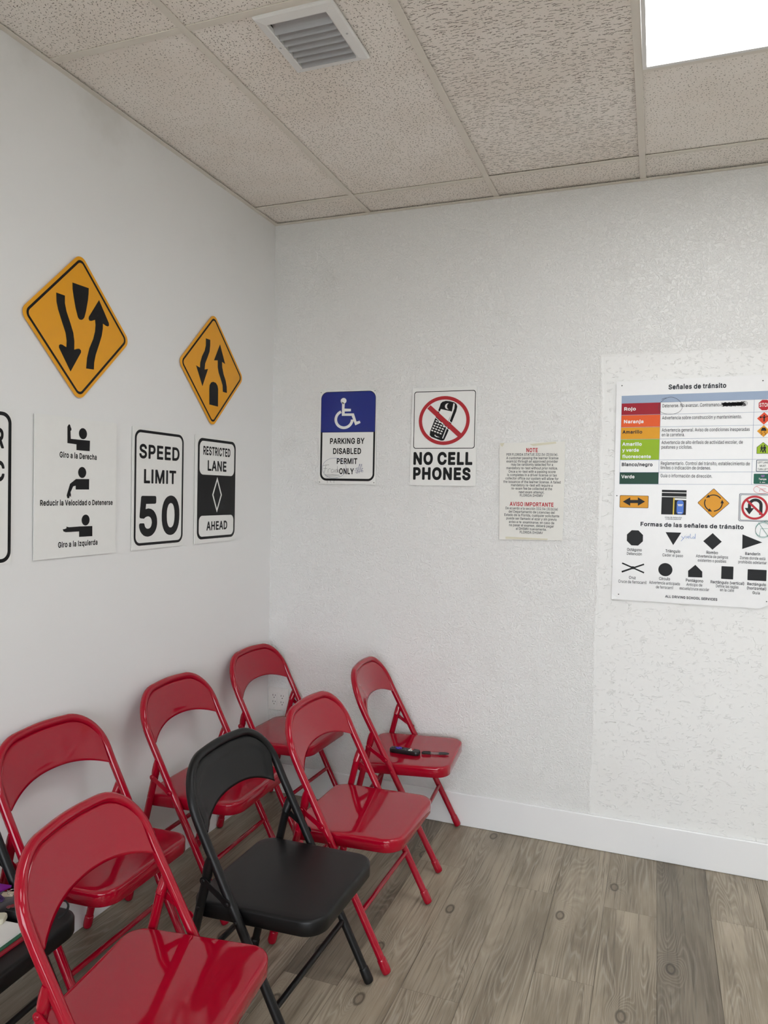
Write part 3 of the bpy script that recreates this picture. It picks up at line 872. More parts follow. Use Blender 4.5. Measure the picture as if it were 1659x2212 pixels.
    'Rz': '388|40 -4 340 -4 344 2 344 56 338 61 134 62 335 326 338 332 338 380 332 384 50 384 44 381 44 320 50 318 236 318 243 314 39 50 37 2',
    'Rá': '397|148 -13 182 -12 218 -3 248 15 272 41 272 -1 278 -5 338 -5 342 -1 342 251 336 299 326 323 304 353 272 374 254 380 194 389 152 385 116 374 92 362 62 336 48 317 36 293 38 287 98 269 104 272 122 298 140 312 164 322 200 326 224 323 242 315 255 305 266 287 271 257 268 245 260 238 242 233 128 217 92 205 66 191 51 179 38 162 32 149 25 113 27 83 35 59 45 41 68 15 92 0 116 -8|146 52 116 65 101 83 98 95 98 113 101 125 108 137 122 147 140 155 268 179 271 173 269 125 260 98 248 81 228 65 206 55 170 50|160 425 214 425 282 527 280 533 212 534 206 532 157 431',
    'Ré': '412|200 -12 234 -12 264 -7 286 0 306 11 336 33 349 48 363 72 370 90 366 96 306 110 283 78 270 67 252 58 240 54 210 51 174 57 150 68 126 90 115 108 108 126 103 162 108 164 372 164 376 168 376 174 375 228 370 258 352 306 336 329 306 359 284 372 246 385 204 389 168 386 138 377 108 360 86 342 70 324 52 294 39 258 31 222 29 186 32 150 39 114 51 84 72 50 90 30 114 12 144 -2 174 -9|102 228 114 268 138 300 168 319 204 325 228 323 246 317 258 311 271 300 285 282 294 265 302 228 300 226 108 226|173 426 180 424 228 424 231 426 294 522 298 528 294 534 222 533 173 432',
    'Rí': '175|51 -4 115 -5 119 2 119 374 119 380 115 384 55 384 48 380 48 2|52 428 55 425 61 424 109 425 178 530 175 533 169 534 103 534 99 530',
    'Ró': '423|196 -12 240 -10 270 -2 300 11 325 30 346 54 364 84 376 114 384 150 386 186 383 228 375 264 363 294 349 318 329 342 300 365 270 379 240 387 204 389 174 387 144 379 114 364 94 348 71 324 52 294 40 264 32 222 29 186 32 150 38 120 51 84 69 54 90 31 114 12 144 -2 174 -10|186 54 168 59 150 69 133 84 121 102 112 120 103 162 101 186 104 216 114 258 132 290 144 302 162 315 186 323 228 323 252 315 267 306 280 294 293 276 309 234 313 210 313 162 308 138 295 102 282 84 269 72 252 61 228 54 210 51|178 426 186 424 234 425 300 525 302 528 300 532 294 534 228 534 222 528 177 432',
    'S ': '188|',
    'S(': '295|167 -106 175 -110 235 -110 246 -106 249 -100 248 -88 201 20 181 86 169 146 165 206 166 242 174 308 191 380 218 464 250 536 247 548 235 553 175 553 166 548 148 518 132 482 103 398 91 350 80 284 76 242 76 176 83 116 90 80 119 -10 146 -70',
    'S)': '295|27 -106 39 -110 99 -110 105 -107 111 -100 138 -46 166 20 183 80 194 146 198 206 197 242 193 284 182 350 157 440 141 482 111 543 105 550 99 553 33 552 26 548 23 542 23 536 57 458 81 386 90 350 103 272 108 206 104 146 92 86 67 8 23 -94',
    'S,': '210|28 -129 40 -133 82 -133 94 -129 97 -123 151 69 148 79 142 84 64 84 58 81 55 75 24 -117',
    'S-': '475|104 178 116 174 338 174 347 178 350 184 350 250 344 256 338 258 110 257 104 254 100 244 100 190',
    'S.': '210|73 -14 94 -18 112 -16 124 -12 137 -2 149 16 154 28 153 58 139 82 124 94 100 100 82 99 64 92 42 70 36 46 39 22 44 10 52 0',
    'S2': '475|54 -10 66 -14 390 -14 396 -12 402 -5 403 56 402 62 396 69 390 71 192 71 186 74 277 170 348 252 374 290 390 332 395 374 393 398 385 428 373 452 355 476 336 493 312 510 282 521 228 530 192 526 168 521 138 509 114 494 90 471 72 446 62 422 54 392 52 362 53 356 60 349 126 348 134 350 140 356 145 392 162 421 178 434 192 440 222 446 258 440 276 431 287 422 297 410 302 398 306 368 302 344 298 332 270 290 53 56 50 50 50 2',
    'S3': '475|177 -17 214 -21 250 -19 286 -11 316 0 340 15 364 35 382 59 396 85 404 115 406 139 405 175 395 205 383 229 364 254 340 274 310 290 280 300 262 302 255 307 385 457 386 511 383 517 376 522 70 523 59 517 56 511 56 451 58 445 64 439 250 438 256 433 146 307 143 301 143 247 148 237 154 234 202 234 250 227 268 222 292 205 305 187 314 157 314 127 310 114 300 97 280 79 256 69 238 65 202 65 172 72 148 85 136 97 130 108 121 139 112 146 40 145 34 142 30 133 34 103 44 73 59 49 76 30 100 11 124 -1 154 -12',
    'S5': '475|181 -17 218 -21 260 -17 284 -11 314 2 338 19 363 43 383 73 396 103 402 133 405 163 400 211 381 259 355 295 320 323 278 341 230 348 194 344 152 330 164 436 170 438 370 439 378 445 380 451 380 511 374 520 368 523 98 523 86 519 82 511 53 253 56 245 68 239 128 232 134 233 158 249 188 259 218 263 236 261 266 251 284 237 302 213 312 181 314 163 312 145 309 127 301 109 284 88 272 78 254 69 236 65 194 67 169 79 155 91 146 103 134 137 128 143 62 144 56 143 49 139 46 127 49 103 57 79 70 55 86 35 110 14 134 -2 158 -11',
    'S6': '475|190 -17 228 -21 258 -18 288 -10 318 3 342 19 364 43 377 61 391 91 400 121 403 157 400 193 394 217 384 243 366 271 348 289 318 309 270 325 222 327 216 331 332 499 336 511 330 520 324 523 252 523 241 517 99 307 68 247 56 211 51 187 52 127 60 97 72 67 90 41 114 17 138 1 162 -10|204 65 185 73 168 85 150 109 140 139 141 181 149 205 157 217 180 239 210 250 246 249 258 246 282 232 302 205 308 193 312 175 312 139 309 127 302 109 294 96 282 82 270 74 258 68 240 64 222 62',
    'S;': '210|28 -129 40 -133 82 -133 94 -129 97 -123 151 69 148 79 142 84 64 84 58 81 55 75 24 -117|82 261 100 257 124 260 144 273 160 297 163 315 161 333 147 357 130 369 118 374 100 376 76 369 60 357 46 333 45 303 50 291 63 273',
    'SA': '502|6 -10 18 -14 84 -14 95 -10 144 126 150 128 330 128 336 123 385 -10 396 -14 462 -14 473 -10 476 -4 475 8 290 512 282 522 198 523 192 520 187 512 4 8 3 -4|180 213 176 218 234 392 240 403 274 296 302 218 300 214 294 213',
    'SB': '478|50 -10 62 -14 248 -14 284 -12 320 -6 350 5 376 20 396 38 413 62 424 86 430 110 432 140 424 188 413 212 401 230 386 245 354 266 380 288 400 314 411 350 412 374 410 398 402 428 391 452 378 470 362 485 338 502 308 514 278 520 242 523 62 523 56 522 49 518 46 506 46 2|140 73 140 215 146 217 248 217 284 212 302 204 314 195 326 183 337 164 341 140 338 116 332 104 322 92 302 80 278 74 242 71|140 301 140 436 146 438 236 438 266 435 290 428 302 419 314 404 322 374 321 356 310 332 302 322 290 313 266 303 236 299',
    'SC': '532|222 -17 270 -21 318 -16 366 -1 390 12 430 43 449 67 473 109 487 157 484 169 474 174 402 173 396 167 389 145 378 123 355 97 324 78 300 70 270 67 240 70 216 76 192 88 172 103 156 121 138 151 127 181 120 217 117 253 120 295 126 325 138 358 154 385 170 403 193 421 216 432 240 439 270 442 300 439 336 425 366 401 378 385 390 361 395 343 402 335 474 334 480 336 486 343 487 349 481 373 472 403 447 445 432 463 412 481 386 499 366 509 318 525 264 530 216 524 168 509 139 493 102 463 69 421 46 373 32 319 27 289 26 253 31 193 47 133 67 91 102 46 143 13 168 -1',
    'SD': '524|50 -10 62 -14 224 -14 254 -12 308 -2 356 18 380 33 416 67 434 92 457 140 471 194 476 254 470 320 456 374 445 398 423 434 396 464 362 489 338 501 308 512 254 521 224 523 62 523 56 522 49 518 46 506 46 2|140 73 140 436 146 438 218 438 254 435 284 428 312 416 336 398 356 374 366 356 376 326 382 296 385 254 383 218 376 182 365 152 350 128 332 108 308 92 284 82 254 74 218 71',
    'SE': '441|50 -10 62 -14 374 -14 380 -13 386 -8 389 2 389 56 386 65 380 70 146 71 139 74 140 214 356 215 363 218 368 224 369 230 368 290 365 296 356 300 140 301 140 436 146 438 374 438 380 441 386 452 386 512 380 520 368 523 62 523 56 522 49 518 46 506 46 2',
    'SF': '432|50 -10 62 -14 128 -14 134 -11 138 -4 140 207 344 207 356 211 360 218 360 278 356 288 350 291 146 292 140 294 140 436 146 438 374 439 380 444 383 452 383 512 380 518 374 522 62 523 56 522 49 518 46 506 46 2',
    'SH': '539|50 -10 62 -14 128 -14 134 -11 138 -4 139 212 140 218 146 218 374 218 378 212 379 -4 382 -10 392 -14 458 -14 467 -10 471 2 471 506 470 514 464 521 458 523 392 523 381 518 378 512 378 308 374 303 368 303 146 303 140 305 139 512 136 518 128 523 62 523 56 522 49 518 46 506 46 2',
    'SI': '207|50 -10 62 -14 128 -14 134 -11 138 -4 139 506 136 518 128 523 56 522 49 518 46 512 46 2',
    'SL': '415|50 -10 62 -14 362 -14 371 -10 374 -4 375 56 374 62 368 69 362 71 146 71 139 74 139 506 136 518 128 523 56 522 49 518 46 512 46 2',
    'SM': '650|50 -10 62 -14 122 -14 132 -10 135 -4 136 320 140 333 273 -4 278 -11 284 -14 338 -14 350 -11 355 -4 488 339 490 332 491 -4 494 -10 506 -14 566 -14 578 -10 582 2 582 506 578 519 566 523 476 523 465 518 340 194 314 122 289 194 163 518 152 523 62 523 50 519 46 506 46 2',
    'SN': '545|50 -10 62 -14 128 -14 134 -11 138 -4 139 290 137 356 140 367 189 284 377 -10 392 -14 464 -14 473 -10 477 2 477 506 476 514 470 521 464 523 398 523 388 518 385 512 385 164 384 152 380 149 147 518 140 522 134 523 62 523 56 522 49 518 46 506 46 2',
    'SO': '555|222 -17 270 -21 318 -16 370 1 391 13 414 30 450 67 477 109 496 163 505 217 506 283 496 343 477 397 450 442 426 468 390 497 342 518 294 528 270 530 240 528 192 518 144 497 108 468 86 445 72 425 48 379 37 343 27 289 27 223 32 187 47 133 71 85 102 46 143 13 168 -1|228 72 192 88 172 103 152 127 137 151 126 181 120 217 117 253 120 295 128 331 138 358 154 385 174 407 192 421 216 432 240 439 270 442 294 439 318 433 342 421 366 401 379 385 394 361 405 331 414 295 416 253 413 211 405 175 396 151 382 127 361 103 342 88 318 76 294 69 264 67 240 69',
    'SP': '467|50 -10 62 -14 128 -14 134 -11 138 -4 140 171 272 174 308 181 338 194 364 212 386 235 403 260 414 290 421 320 423 350 421 374 414 404 403 434 386 460 364 482 338 500 308 513 272 520 236 523 62 523 56 522 49 518 46 506 46 2|140 258 140 436 146 438 254 437 290 427 310 410 319 398 326 380 330 344 328 326 321 302 304 278 278 263 254 258 146 256',
    'SR': '471|50 -10 62 -14 128 -14 134 -11 138 -4 139 182 146 184 236 184 239 182 344 -11 356 -14 428 -14 434 -13 440 -7 442 2 440 8 335 200 362 219 386 240 403 266 415 296 421 320 423 350 421 380 415 410 402 440 386 465 362 486 338 502 308 514 272 520 236 523 62 523 56 522 49 518 46 506 46 2|140 271 140 436 146 438 254 437 290 428 314 410 322 398 328 380 330 368 330 338 322 308 308 290 278 274 254 270',
    'SS': '469|176 -19 220 -23 262 -21 298 -13 328 -2 352 11 381 35 399 59 412 83 420 113 421 161 415 185 404 209 394 223 370 247 352 259 316 277 214 307 172 322 151 335 134 353 130 371 131 389 135 401 148 419 160 428 178 437 220 444 256 441 274 436 294 425 310 411 319 395 325 371 334 364 400 364 406 365 413 371 415 377 411 407 403 431 388 457 370 478 346 497 322 511 292 522 262 528 226 530 190 527 160 521 130 510 108 497 82 478 63 455 49 431 40 401 38 371 43 335 56 305 76 279 106 256 142 239 292 191 312 179 327 161 331 143 330 125 326 113 316 99 299 83 280 73 244 64 220 63 190 66 154 80 136 95 127 107 117 143 111 149 106 151 40 151 28 147 24 137 25 131 28 107 36 83 52 53 70 31 94 12 124 -4 154 -15',
    'ST': '471|183 -10 196 -14 256 -14 267 -10 270 -4 271 434 274 438 280 438 418 438 424 440 430 446 431 452 431 512 424 521 412 523 34 523 22 519 18 512 18 452 22 442 28 439 172 438 179 434 179 2',
    'SU': '539|210 -18 260 -22 296 -20 338 -11 368 2 398 21 426 48 448 78 459 102 466 132 471 174 471 510 464 521 458 523 392 523 381 516 379 504 379 180 377 156 365 120 351 102 339 90 326 81 302 72 284 67 260 66 230 68 194 80 164 104 153 120 145 138 140 156 138 180 138 504 136 516 129 522 122 523 62 523 55 522 48 516 46 504 46 174 49 138 58 102 74 72 91 48 116 23 152 1 182 -11',
    'SV': '502|194 -10 204 -14 276 -14 288 -10 291 -4 477 506 474 518 468 522 396 523 384 518 240 104 205 212 96 516 90 522 84 523 18 523 12 522 5 518 2 512 4 500',
    'Sa': '411|125 -19 158 -23 200 -18 236 -4 260 13 265 -7 272 -13 338 -14 344 -12 350 -4 351 251 349 281 344 302 333 329 311 359 278 381 260 388 242 393 194 398 152 394 110 381 86 369 54 341 38 318 27 293 31 281 38 277 98 260 104 261 110 264 128 291 146 305 170 314 200 317 224 313 236 308 248 299 258 281 262 257 260 250 254 245 122 225 86 213 58 197 44 185 32 170 25 155 18 131 16 107 19 77 25 59 34 41 50 19 68 4 92 -9|140 63 122 72 109 89 107 113 110 125 116 132 140 146 176 154 261 167 262 137 259 119 251 101 236 82 218 70 194 62 170 59',
    'Sb': '446|192 -18 229 -22 259 -20 295 -9 319 3 343 22 366 48 385 84 395 114 402 150 404 186 402 228 395 264 382 300 364 330 343 354 321 372 289 388 259 396 205 397 163 384 133 361 128 366 128 372 128 510 126 516 115 523 49 522 43 519 39 510 40 -6 49 -13 115 -14 125 -6 127 21 139 10 163 -7|193 65 175 74 157 88 138 120 131 144 128 168 128 210 131 234 138 258 147 276 169 300 181 308 199 314 217 316 241 314 259 307 283 290 293 276 302 258 310 234 313 210 313 168 310 144 302 120 292 102 283 89 265 74 253 67 235 62 217 61',
    'Sc': '418|169 -18 210 -22 246 -19 270 -13 300 0 324 18 348 42 364 66 377 102 372 113 366 116 306 131 300 130 293 126 279 96 263 78 240 66 204 61 174 66 156 76 140 90 128 108 120 126 112 162 110 186 112 210 116 234 124 258 138 283 156 300 168 308 192 315 210 315 240 310 264 297 277 282 293 252 300 248 366 264 374 270 375 282 363 312 342 342 330 354 312 368 282 384 264 390 228 398 174 396 144 388 110 372 87 354 60 325 45 300 31 264 23 228 20 186 23 150 30 114 47 72 62 48 84 24 108 5 138 -10',
    'Sd': '446|157 -18 198 -22 240 -16 273 0 294 18 299 12 300 -6 306 -12 312 -14 372 -14 378 -13 385 -6 386 510 384 516 378 522 312 523 306 522 299 516 297 510 297 366 294 359 264 383 240 393 198 398 162 396 132 387 102 371 78 351 60 330 42 298 29 264 22 228 20 186 22 150 31 108 42 78 56 54 79 24 108 2 132 -10|180 64 168 68 144 86 132 102 123 120 115 144 110 186 115 234 122 258 132 276 140 288 154 300 168 309 186 314 222 314 240 309 264 293 277 276 287 258 293 234 298 192 293 144 278 102 269 90 252 75 240 68 222 63 204 61',
    'Se': '426|171 -18 210 -22 240 -21 264 -17 294 -6 324 12 346 30 360 48 371 66 379 90 378 96 372 103 306 119 295 114 282 90 258 70 234 62 198 61 174 66 156 75 133 96 122 114 115 132 112 150 114 154 120 155 372 155 383 162 385 168 384 228 377 264 359 312 342 336 312 366 288 380 246 394 204 398 168 395 138 386 108 371 79 348 59 324 42 294 31 264 23 228 20 186 24 144 32 108 44 78 58 54 83 24 108 5 138 -9|114 239 122 264 144 293 168 309 186 314 204 316 240 310 257 300 269 288 285 264 291 240 288 235 282 235 120 235',
    'Sf': '276|71 -10 80 -14 140 -14 152 -10 155 -4 156 308 158 312 164 313 230 313 240 320 242 332 242 380 240 386 230 393 158 394 156 398 157 434 164 449 176 457 194 460 230 454 237 458 257 518 254 530 248 534 224 541 188 544 164 542 126 530 98 510 85 494 74 476 68 452 67 398 62 393 2 392 -6 386 -8 380 -8 326 -4 317 8 313 62 313 67 308 67 2',
    'Sg': '447|163 -161 204 -165 234 -163 270 -157 296 -149 319 -137 344 -119 363 -95 376 -71 384 -41 386 -5 386 379 385 385 378 392 312 393 306 391 300 385 299 367 294 360 276 376 258 386 222 396 168 396 132 387 102 371 78 349 58 325 43 301 31 271 22 229 20 193 22 151 29 121 45 79 61 55 83 31 108 14 132 1 162 -7 192 -9 216 -8 240 -3 270 9 294 28 297 25 294 -29 287 -47 271 -65 252 -75 234 -81 210 -83 186 -82 168 -78 142 -65 108 -29 102 -27 94 -29 41 -59 38 -65 39 -77 50 -95 72 -120 108 -145 132 -154|174 78 156 86 142 97 132 109 123 127 115 151 110 193 115 235 132 277 154 301 168 309 186 314 222 314 240 309 258 299 278 277 287 259 297 217 297 169 293 145 287 127 277 109 268 97 253 85 240 79 222 75 204 73',
    'Sh': '432|43 -10 55 -14 115 -14 121 -12 127 -5 128 224 132 260 140 278 157 298 181 311 205 315 229 313 253 302 271 283 279 260 282 230 283 -5 289 -12 295 -14 355 -14 367 -10 370 -4 371 242 365 296 354 326 337 351 320 368 307 378 283 389 253 397 223 398 193 394 168 386 145 374 133 364 128 368 128 374 128 512 125 518 115 523 49 522 42 518 39 512 39 2',
    'Si': '189|43 -10 55 -14 115 -14 124 -10 127 -4 128 380 126 386 115 393 49 392 43 389 39 380 39 2|60 434 73 430 97 430 115 438 134 458 139 470 140 482 138 500 127 518 109 531 85 538 67 535 47 524 36 512 28 488 29 470 38 452',
    'Sl': '193|45 -10 57 -14 117 -14 126 -10 129 -4 130 542 123 553 117 555 51 554 45 551 41 542 41 2',
    'Sm': '632|43 -10 55 -14 115 -14 124 -10 127 -4 128 236 130 260 140 284 156 302 175 312 199 316 217 314 235 307 253 290 258 278 260 254 261 -4 265 -11 271 -14 337 -14 343 -11 348 -4 349 2 350 260 358 284 373 302 391 312 421 316 439 314 463 303 473 290 480 272 482 248 483 -4 487 -11 493 -14 559 -14 565 -11 570 -4 571 2 571 260 569 284 562 314 553 335 541 353 523 372 505 383 481 394 457 399 415 399 379 389 343 368 319 343 293 374 271 389 247 397 217 400 181 395 151 380 127 361 124 386 115 393 55 393 43 389 39 380 39 2',
    'Sn': '432|43 -10 55 -14 115 -14 121 -12 127 -5 128 224 132 260 140 278 157 298 181 311 211 315 235 311 253 302 271 283 279 260 282 230 283 -4 286 -10 295 -14 355 -14 367 -10 371 2 371 236 369 272 363 302 350 332 325 364 304 380 277 391 253 397 199 396 168 386 145 374 127 360 124 386 115 393 55 393 48 392 41 386 39 374 39 2',
    'So': '437|169 -18 204 -22 246 -18 276 -10 309 6 332 24 357 54 374 84 385 114 392 144 395 186 393 228 384 264 370 300 351 330 330 353 312 368 276 387 246 395 210 398 174 396 138 387 108 371 84 352 59 324 42 294 31 264 23 228 20 186 23 150 30 114 47 72 62 48 84 24 108 5 138 -10|180 65 168 68 144 86 132 102 122 120 115 144 110 186 116 234 121 252 130 270 142 288 156 300 168 308 186 314 204 316 228 314 246 308 270 291 286 270 294 253 304 210 304 168 301 144 293 120 284 102 275 90 258 75 246 68 228 63 204 61',
    'Sp': '446|43 -153 55 -157 115 -157 121 -155 127 -148 128 9 131 15 157 -3 187 -17 229 -22 265 -19 295 -9 318 3 343 22 367 50 381 75 394 111 402 153 404 189 402 225 394 267 383 297 361 333 346 351 325 369 295 386 259 396 205 397 163 384 127 356 126 381 121 390 115 393 55 393 49 392 42 387 39 375 39 -141|205 62 187 67 169 77 157 88 140 117 132 141 128 165 129 219 133 242 145 273 157 289 169 300 181 308 199 314 217 316 241 314 256 309 271 300 283 290 295 273 309 237 312 219 313 165 303 123 294 105 281 87 267 75 253 67 235 62',
    'Sq': '446|301 -153 312 -157 372 -157 382 -153 385 -147 386 381 383 387 372 393 312 393 302 387 299 381 298 363 294 359 264 383 240 393 198 398 162 396 132 387 100 369 78 351 60 330 42 297 30 266 22 225 20 189 22 153 30 111 41 81 54 57 77 27 102 5 132 -10 162 -20 192 -22 222 -20 240 -16 258 -9 276 2 294 18 297 9 297 -141|186 63 168 68 156 76 143 87 130 105 116 141 113 159 110 189 112 213 121 255 130 273 143 291 168 309 180 313 204 316 222 314 240 309 258 298 270 286 285 261 292 237 296 213 298 189 296 165 292 141 285 117 276 99 264 84 242 69 228 64 204 61',
    'Sr': '281|43 -10 55 -14 115 -14 121 -12 127 -5 128 236 131 260 145 286 169 304 205 312 247 309 254 314 257 320 257 386 254 392 247 397 211 399 187 396 163 389 145 379 127 365 124 386 115 393 55 393 48 392 41 386 39 374 39 2',
    'Ss': '387|138 -18 176 -22 212 -21 242 -15 266 -7 304 18 321 36 336 60 343 84 345 108 342 132 334 156 317 180 296 198 266 213 146 246 134 253 125 264 123 276 125 288 140 306 152 313 182 318 206 317 232 306 244 294 256 270 266 263 326 276 335 282 337 294 331 312 308 350 278 375 260 385 236 393 212 397 158 397 134 392 110 383 86 371 56 343 42 318 36 300 33 276 36 246 45 222 62 198 86 179 116 166 212 140 235 132 248 121 251 114 254 102 250 90 247 84 236 74 206 62 182 59 158 62 132 72 120 84 106 114 98 120 32 107 25 102 23 90 29 66 38 47 56 24 86 0 110 -11',
    'St': '249|133 -14 164 -18 194 -17 218 -11 226 -2 217 52 212 64 200 68 170 64 152 67 143 76 140 100 140 310 146 313 206 313 213 316 217 322 218 328 218 382 215 388 206 393 140 394 140 472 134 482 128 485 62 485 56 482 51 472 51 394 2 392 -5 388 -8 376 -8 328 -4 317 2 314 44 313 51 310 51 94 55 58 65 34 84 10 104 -4',
    'Su': '432|147 -15 181 -19 211 -17 241 -7 260 3 283 22 284 -3 289 -11 295 -14 355 -14 361 -13 368 -9 371 3 371 375 368 387 361 392 295 393 285 387 282 375 282 153 280 129 271 105 253 81 229 68 205 64 181 66 159 75 146 87 139 97 131 117 128 147 128 375 125 387 121 391 109 393 55 393 49 392 42 387 39 375 39 141 41 105 46 81 58 51 69 33 85 15 109 -2 133 -12',
    'Sv': '411|153 -10 163 -14 229 -14 235 -11 239 -4 384 374 385 380 379 390 373 393 307 393 300 392 293 386 212 164 199 121 193 114 96 386 91 391 79 393 19 393 12 392 5 386 4 374',
    'Sw': '589|128 -10 139 -14 199 -14 205 -13 211 -7 283 247 355 -5 361 -12 367 -14 427 -14 439 -10 442 -4 558 374 559 380 553 390 547 393 481 393 475 392 468 386 397 133 330 380 325 390 313 393 253 393 247 392 240 386 175 149 169 134 99 386 92 392 85 393 25 393 13 389 9 380 10 374 125 -4',
    'Sx': '401|11 -10 23 -14 89 -14 101 -10 157 74 185 120 191 124 277 -10 287 -14 359 -14 368 -10 371 -4 369 8 244 188 243 194 365 374 365 383 359 391 353 393 287 393 275 391 222 314 191 262 107 391 101 393 29 393 23 392 17 386 15 380 17 372 137 194 10 8 8 -4',
    'Sy': '411|54 -155 91 -159 109 -158 144 -149 175 -129 199 -100 219 -59 384 373 384 385 379 390 373 393 307 393 298 391 292 385 199 123 193 114 97 385 91 391 79 393 13 392 4 385 4 373 147 1 131 -47 115 -69 97 -76 61 -72 55 -73 49 -79 33 -137 37 -149',
    'Sz': '402|32 -10 44 -14 338 -14 344 -13 350 -8 353 2 353 56 350 64 344 69 164 70 158 70 154 74 346 326 347 380 345 386 338 392 50 393 43 392 36 386 34 380 34 320 37 314 44 310 226 308 32 56 28 44 28 2',
    'Sá': '411|125 -19 158 -23 200 -18 236 -4 260 13 265 -7 272 -13 338 -14 344 -12 350 -4 351 251 349 281 344 302 333 329 311 359 278 381 260 388 242 393 194 398 152 394 110 381 86 369 54 341 38 318 27 293 31 281 38 277 98 260 104 261 110 264 128 291 146 305 170 314 200 317 224 313 236 308 248 299 258 281 262 257 260 250 254 245 122 225 86 213 58 197 44 185 32 170 25 155 18 131 16 107 19 77 25 59 34 41 50 19 68 4 92 -9|140 63 122 72 109 89 107 113 110 125 116 132 140 146 176 154 261 167 262 137 259 119 251 101 236 82 218 70 194 62 170 59|152 419 164 415 212 415 222 419 289 521 291 533 288 539 278 543 212 543 200 539 150 437 149 425',
    'Sí': '189|43 -10 55 -14 115 -14 124 -10 127 -4 128 380 126 386 115 393 49 392 43 389 39 380 39 2|53 416 109 415 115 418 186 524 187 530 181 540 169 543 103 543 97 541 91 534 44 434 45 422',
    'Só': '437|169 -18 204 -22 246 -18 276 -10 309 6 332 24 357 54 374 84 385 114 392 144 395 186 393 228 384 264 370 300 351 330 330 353 312 368 276 387 246 395 210 398 174 396 138 387 108 371 84 352 59 324 42 294 31 264 23 228 20 186 23 150 30 114 47 72 62 48 84 24 108 5 138 -10|180 65 168 68 144 86 132 102 122 120 115 144 110 186 116 234 121 252 130 270 142 288 156 300 168 308 186 314 204 316 228 314 246 308 270 291 286 270 294 253 304 210 304 168 301 144 293 120 284 102 275 90 258 75 246 68 228 63 204 61|170 420 180 415 228 415 240 418 309 522 310 534 306 540 294 543 228 543 220 540 215 534 168 434 167 426',
    'B ': '188|',
    'B/': '292|-2 -98 10 -103 76 -103 88 -97 96 -86 261 526 260 544 256 550 244 558 172 559 160 553 153 544 -12 -68 -11 -86',
    'B0': '496|184 -29 230 -34 270 -29 308 -17 344 7 369 31 393 67 409 103 419 133 429 193 432 259 429 319 425 349 410 403 391 445 366 481 338 506 308 526 266 539 230 543 188 539 146 526 113 505 86 479 62 445 43 403 30 355 24 319 21 253 24 187 36 127 44 103 60 67 84 31 116 1 146 -17|212 78 194 85 173 103 159 127 149 151 142 181 138 217 136 253 138 289 141 325 148 355 167 397 182 415 194 424 212 431 230 432 254 427 271 415 284 400 296 379 312 325 317 259 315 217 311 181 304 151 295 127 284 108 272 95 254 82 242 78',
    'B5': '496|176 -29 218 -34 254 -31 290 -23 320 -10 350 12 374 36 391 61 406 91 415 127 418 163 413 211 404 241 393 265 367 301 348 319 326 335 284 353 230 361 206 359 170 351 167 355 176 423 368 425 385 433 390 439 393 451 393 511 386 527 374 535 92 536 78 529 70 517 41 259 41 247 44 239 50 232 62 226 128 219 140 222 164 238 188 246 218 250 236 248 260 239 274 229 290 208 299 181 301 163 299 145 289 115 280 103 266 90 248 81 236 78 200 79 176 90 157 109 144 145 139 151 128 156 56 157 44 152 38 145 33 133 37 97 46 73 62 43 83 19 122 -10 158 -25',
    'BA': '523|0 -22 12 -27 84 -27 102 -21 110 -10 152 110 156 115 162 115 324 114 370 -10 378 -21 396 -27 468 -27 480 -21 488 -10 489 8 301 518 294 529 288 533 276 536 198 536 186 531 179 524 -10 8 -9 -10|198 226 194 230 234 348 240 359 284 230 282 227 276 226',
    'BB': '499|44 -22 62 -27 248 -27 284 -25 320 -19 356 -6 382 8 408 32 425 56 436 80 443 110 445 134 442 170 436 194 422 222 398 252 380 266 382 272 410 306 418 326 424 356 422 404 416 428 403 458 384 482 368 497 344 513 308 528 278 534 242 536 56 536 44 531 38 524 33 506 33 2 35 -10|158 84 152 86 152 200 158 204 248 204 278 200 296 192 308 183 325 158 328 140 326 122 314 103 297 92 278 87 248 84|158 312 152 314 152 422 158 425 236 425 266 422 284 416 293 410 302 398 307 386 308 360 298 338 284 325 266 316 236 312',
    'BC': '553|215 -29 264 -34 300 -32 348 -21 372 -12 397 1 438 33 461 61 484 103 500 157 495 175 490 181 480 186 402 186 391 181 386 175 372 139 361 121 348 108 318 89 294 82 270 80 240 83 222 88 198 99 180 114 168 127 149 157 139 187 133 217 130 253 133 289 139 325 151 355 166 379 183 397 198 409 216 418 240 426 270 429 294 427 328 415 342 405 360 389 376 361 384 336 390 328 402 322 480 322 492 329 498 337 499 355 485 403 470 433 454 457 432 481 396 509 372 521 324 537 270 543 216 537 186 530 162 520 132 504 90 469 58 427 34 379 18 319 13 253 19 187 33 133 59 79 93 37 132 5 162 -12',
    'BD': '545|44 -22 62 -27 218 -27 254 -26 308 -16 344 -2 386 22 423 56 446 86 469 134 483 188 489 254 484 320 468 380 457 404 435 440 404 474 368 500 314 524 284 531 254 534 224 536 62 536 50 534 38 524 33 506 33 2 35 -10|158 84 152 86 152 422 158 425 224 425 254 422 284 415 308 403 326 389 340 374 354 350 364 320 370 290 372 254 370 224 364 188 356 164 342 140 326 121 303 104 284 96 248 87',
    'BE': '462|44 -22 62 -27 374 -27 386 -25 398 -14 402 2 402 62 396 74 386 82 374 84 158 84 152 86 152 200 158 202 356 202 368 205 374 210 380 218 382 230 382 290 374 305 362 312 152 314 152 422 158 425 374 425 384 428 396 440 399 452 399 512 394 524 386 532 368 536 62 536 50 534 38 524 33 506 33 2 35 -10',
    'BF': '453|44 -22 56 -27 128 -27 141 -22 150 -10 152 2 152 188 158 194 350 194 362 199 368 206 373 218 372 284 366 296 356 303 344 305 158 305 152 308 152 422 158 425 368 425 380 427 392 438 396 452 396 512 392 523 386 530 368 536 62 536 50 534 38 524 33 506 33 2 35 -10',
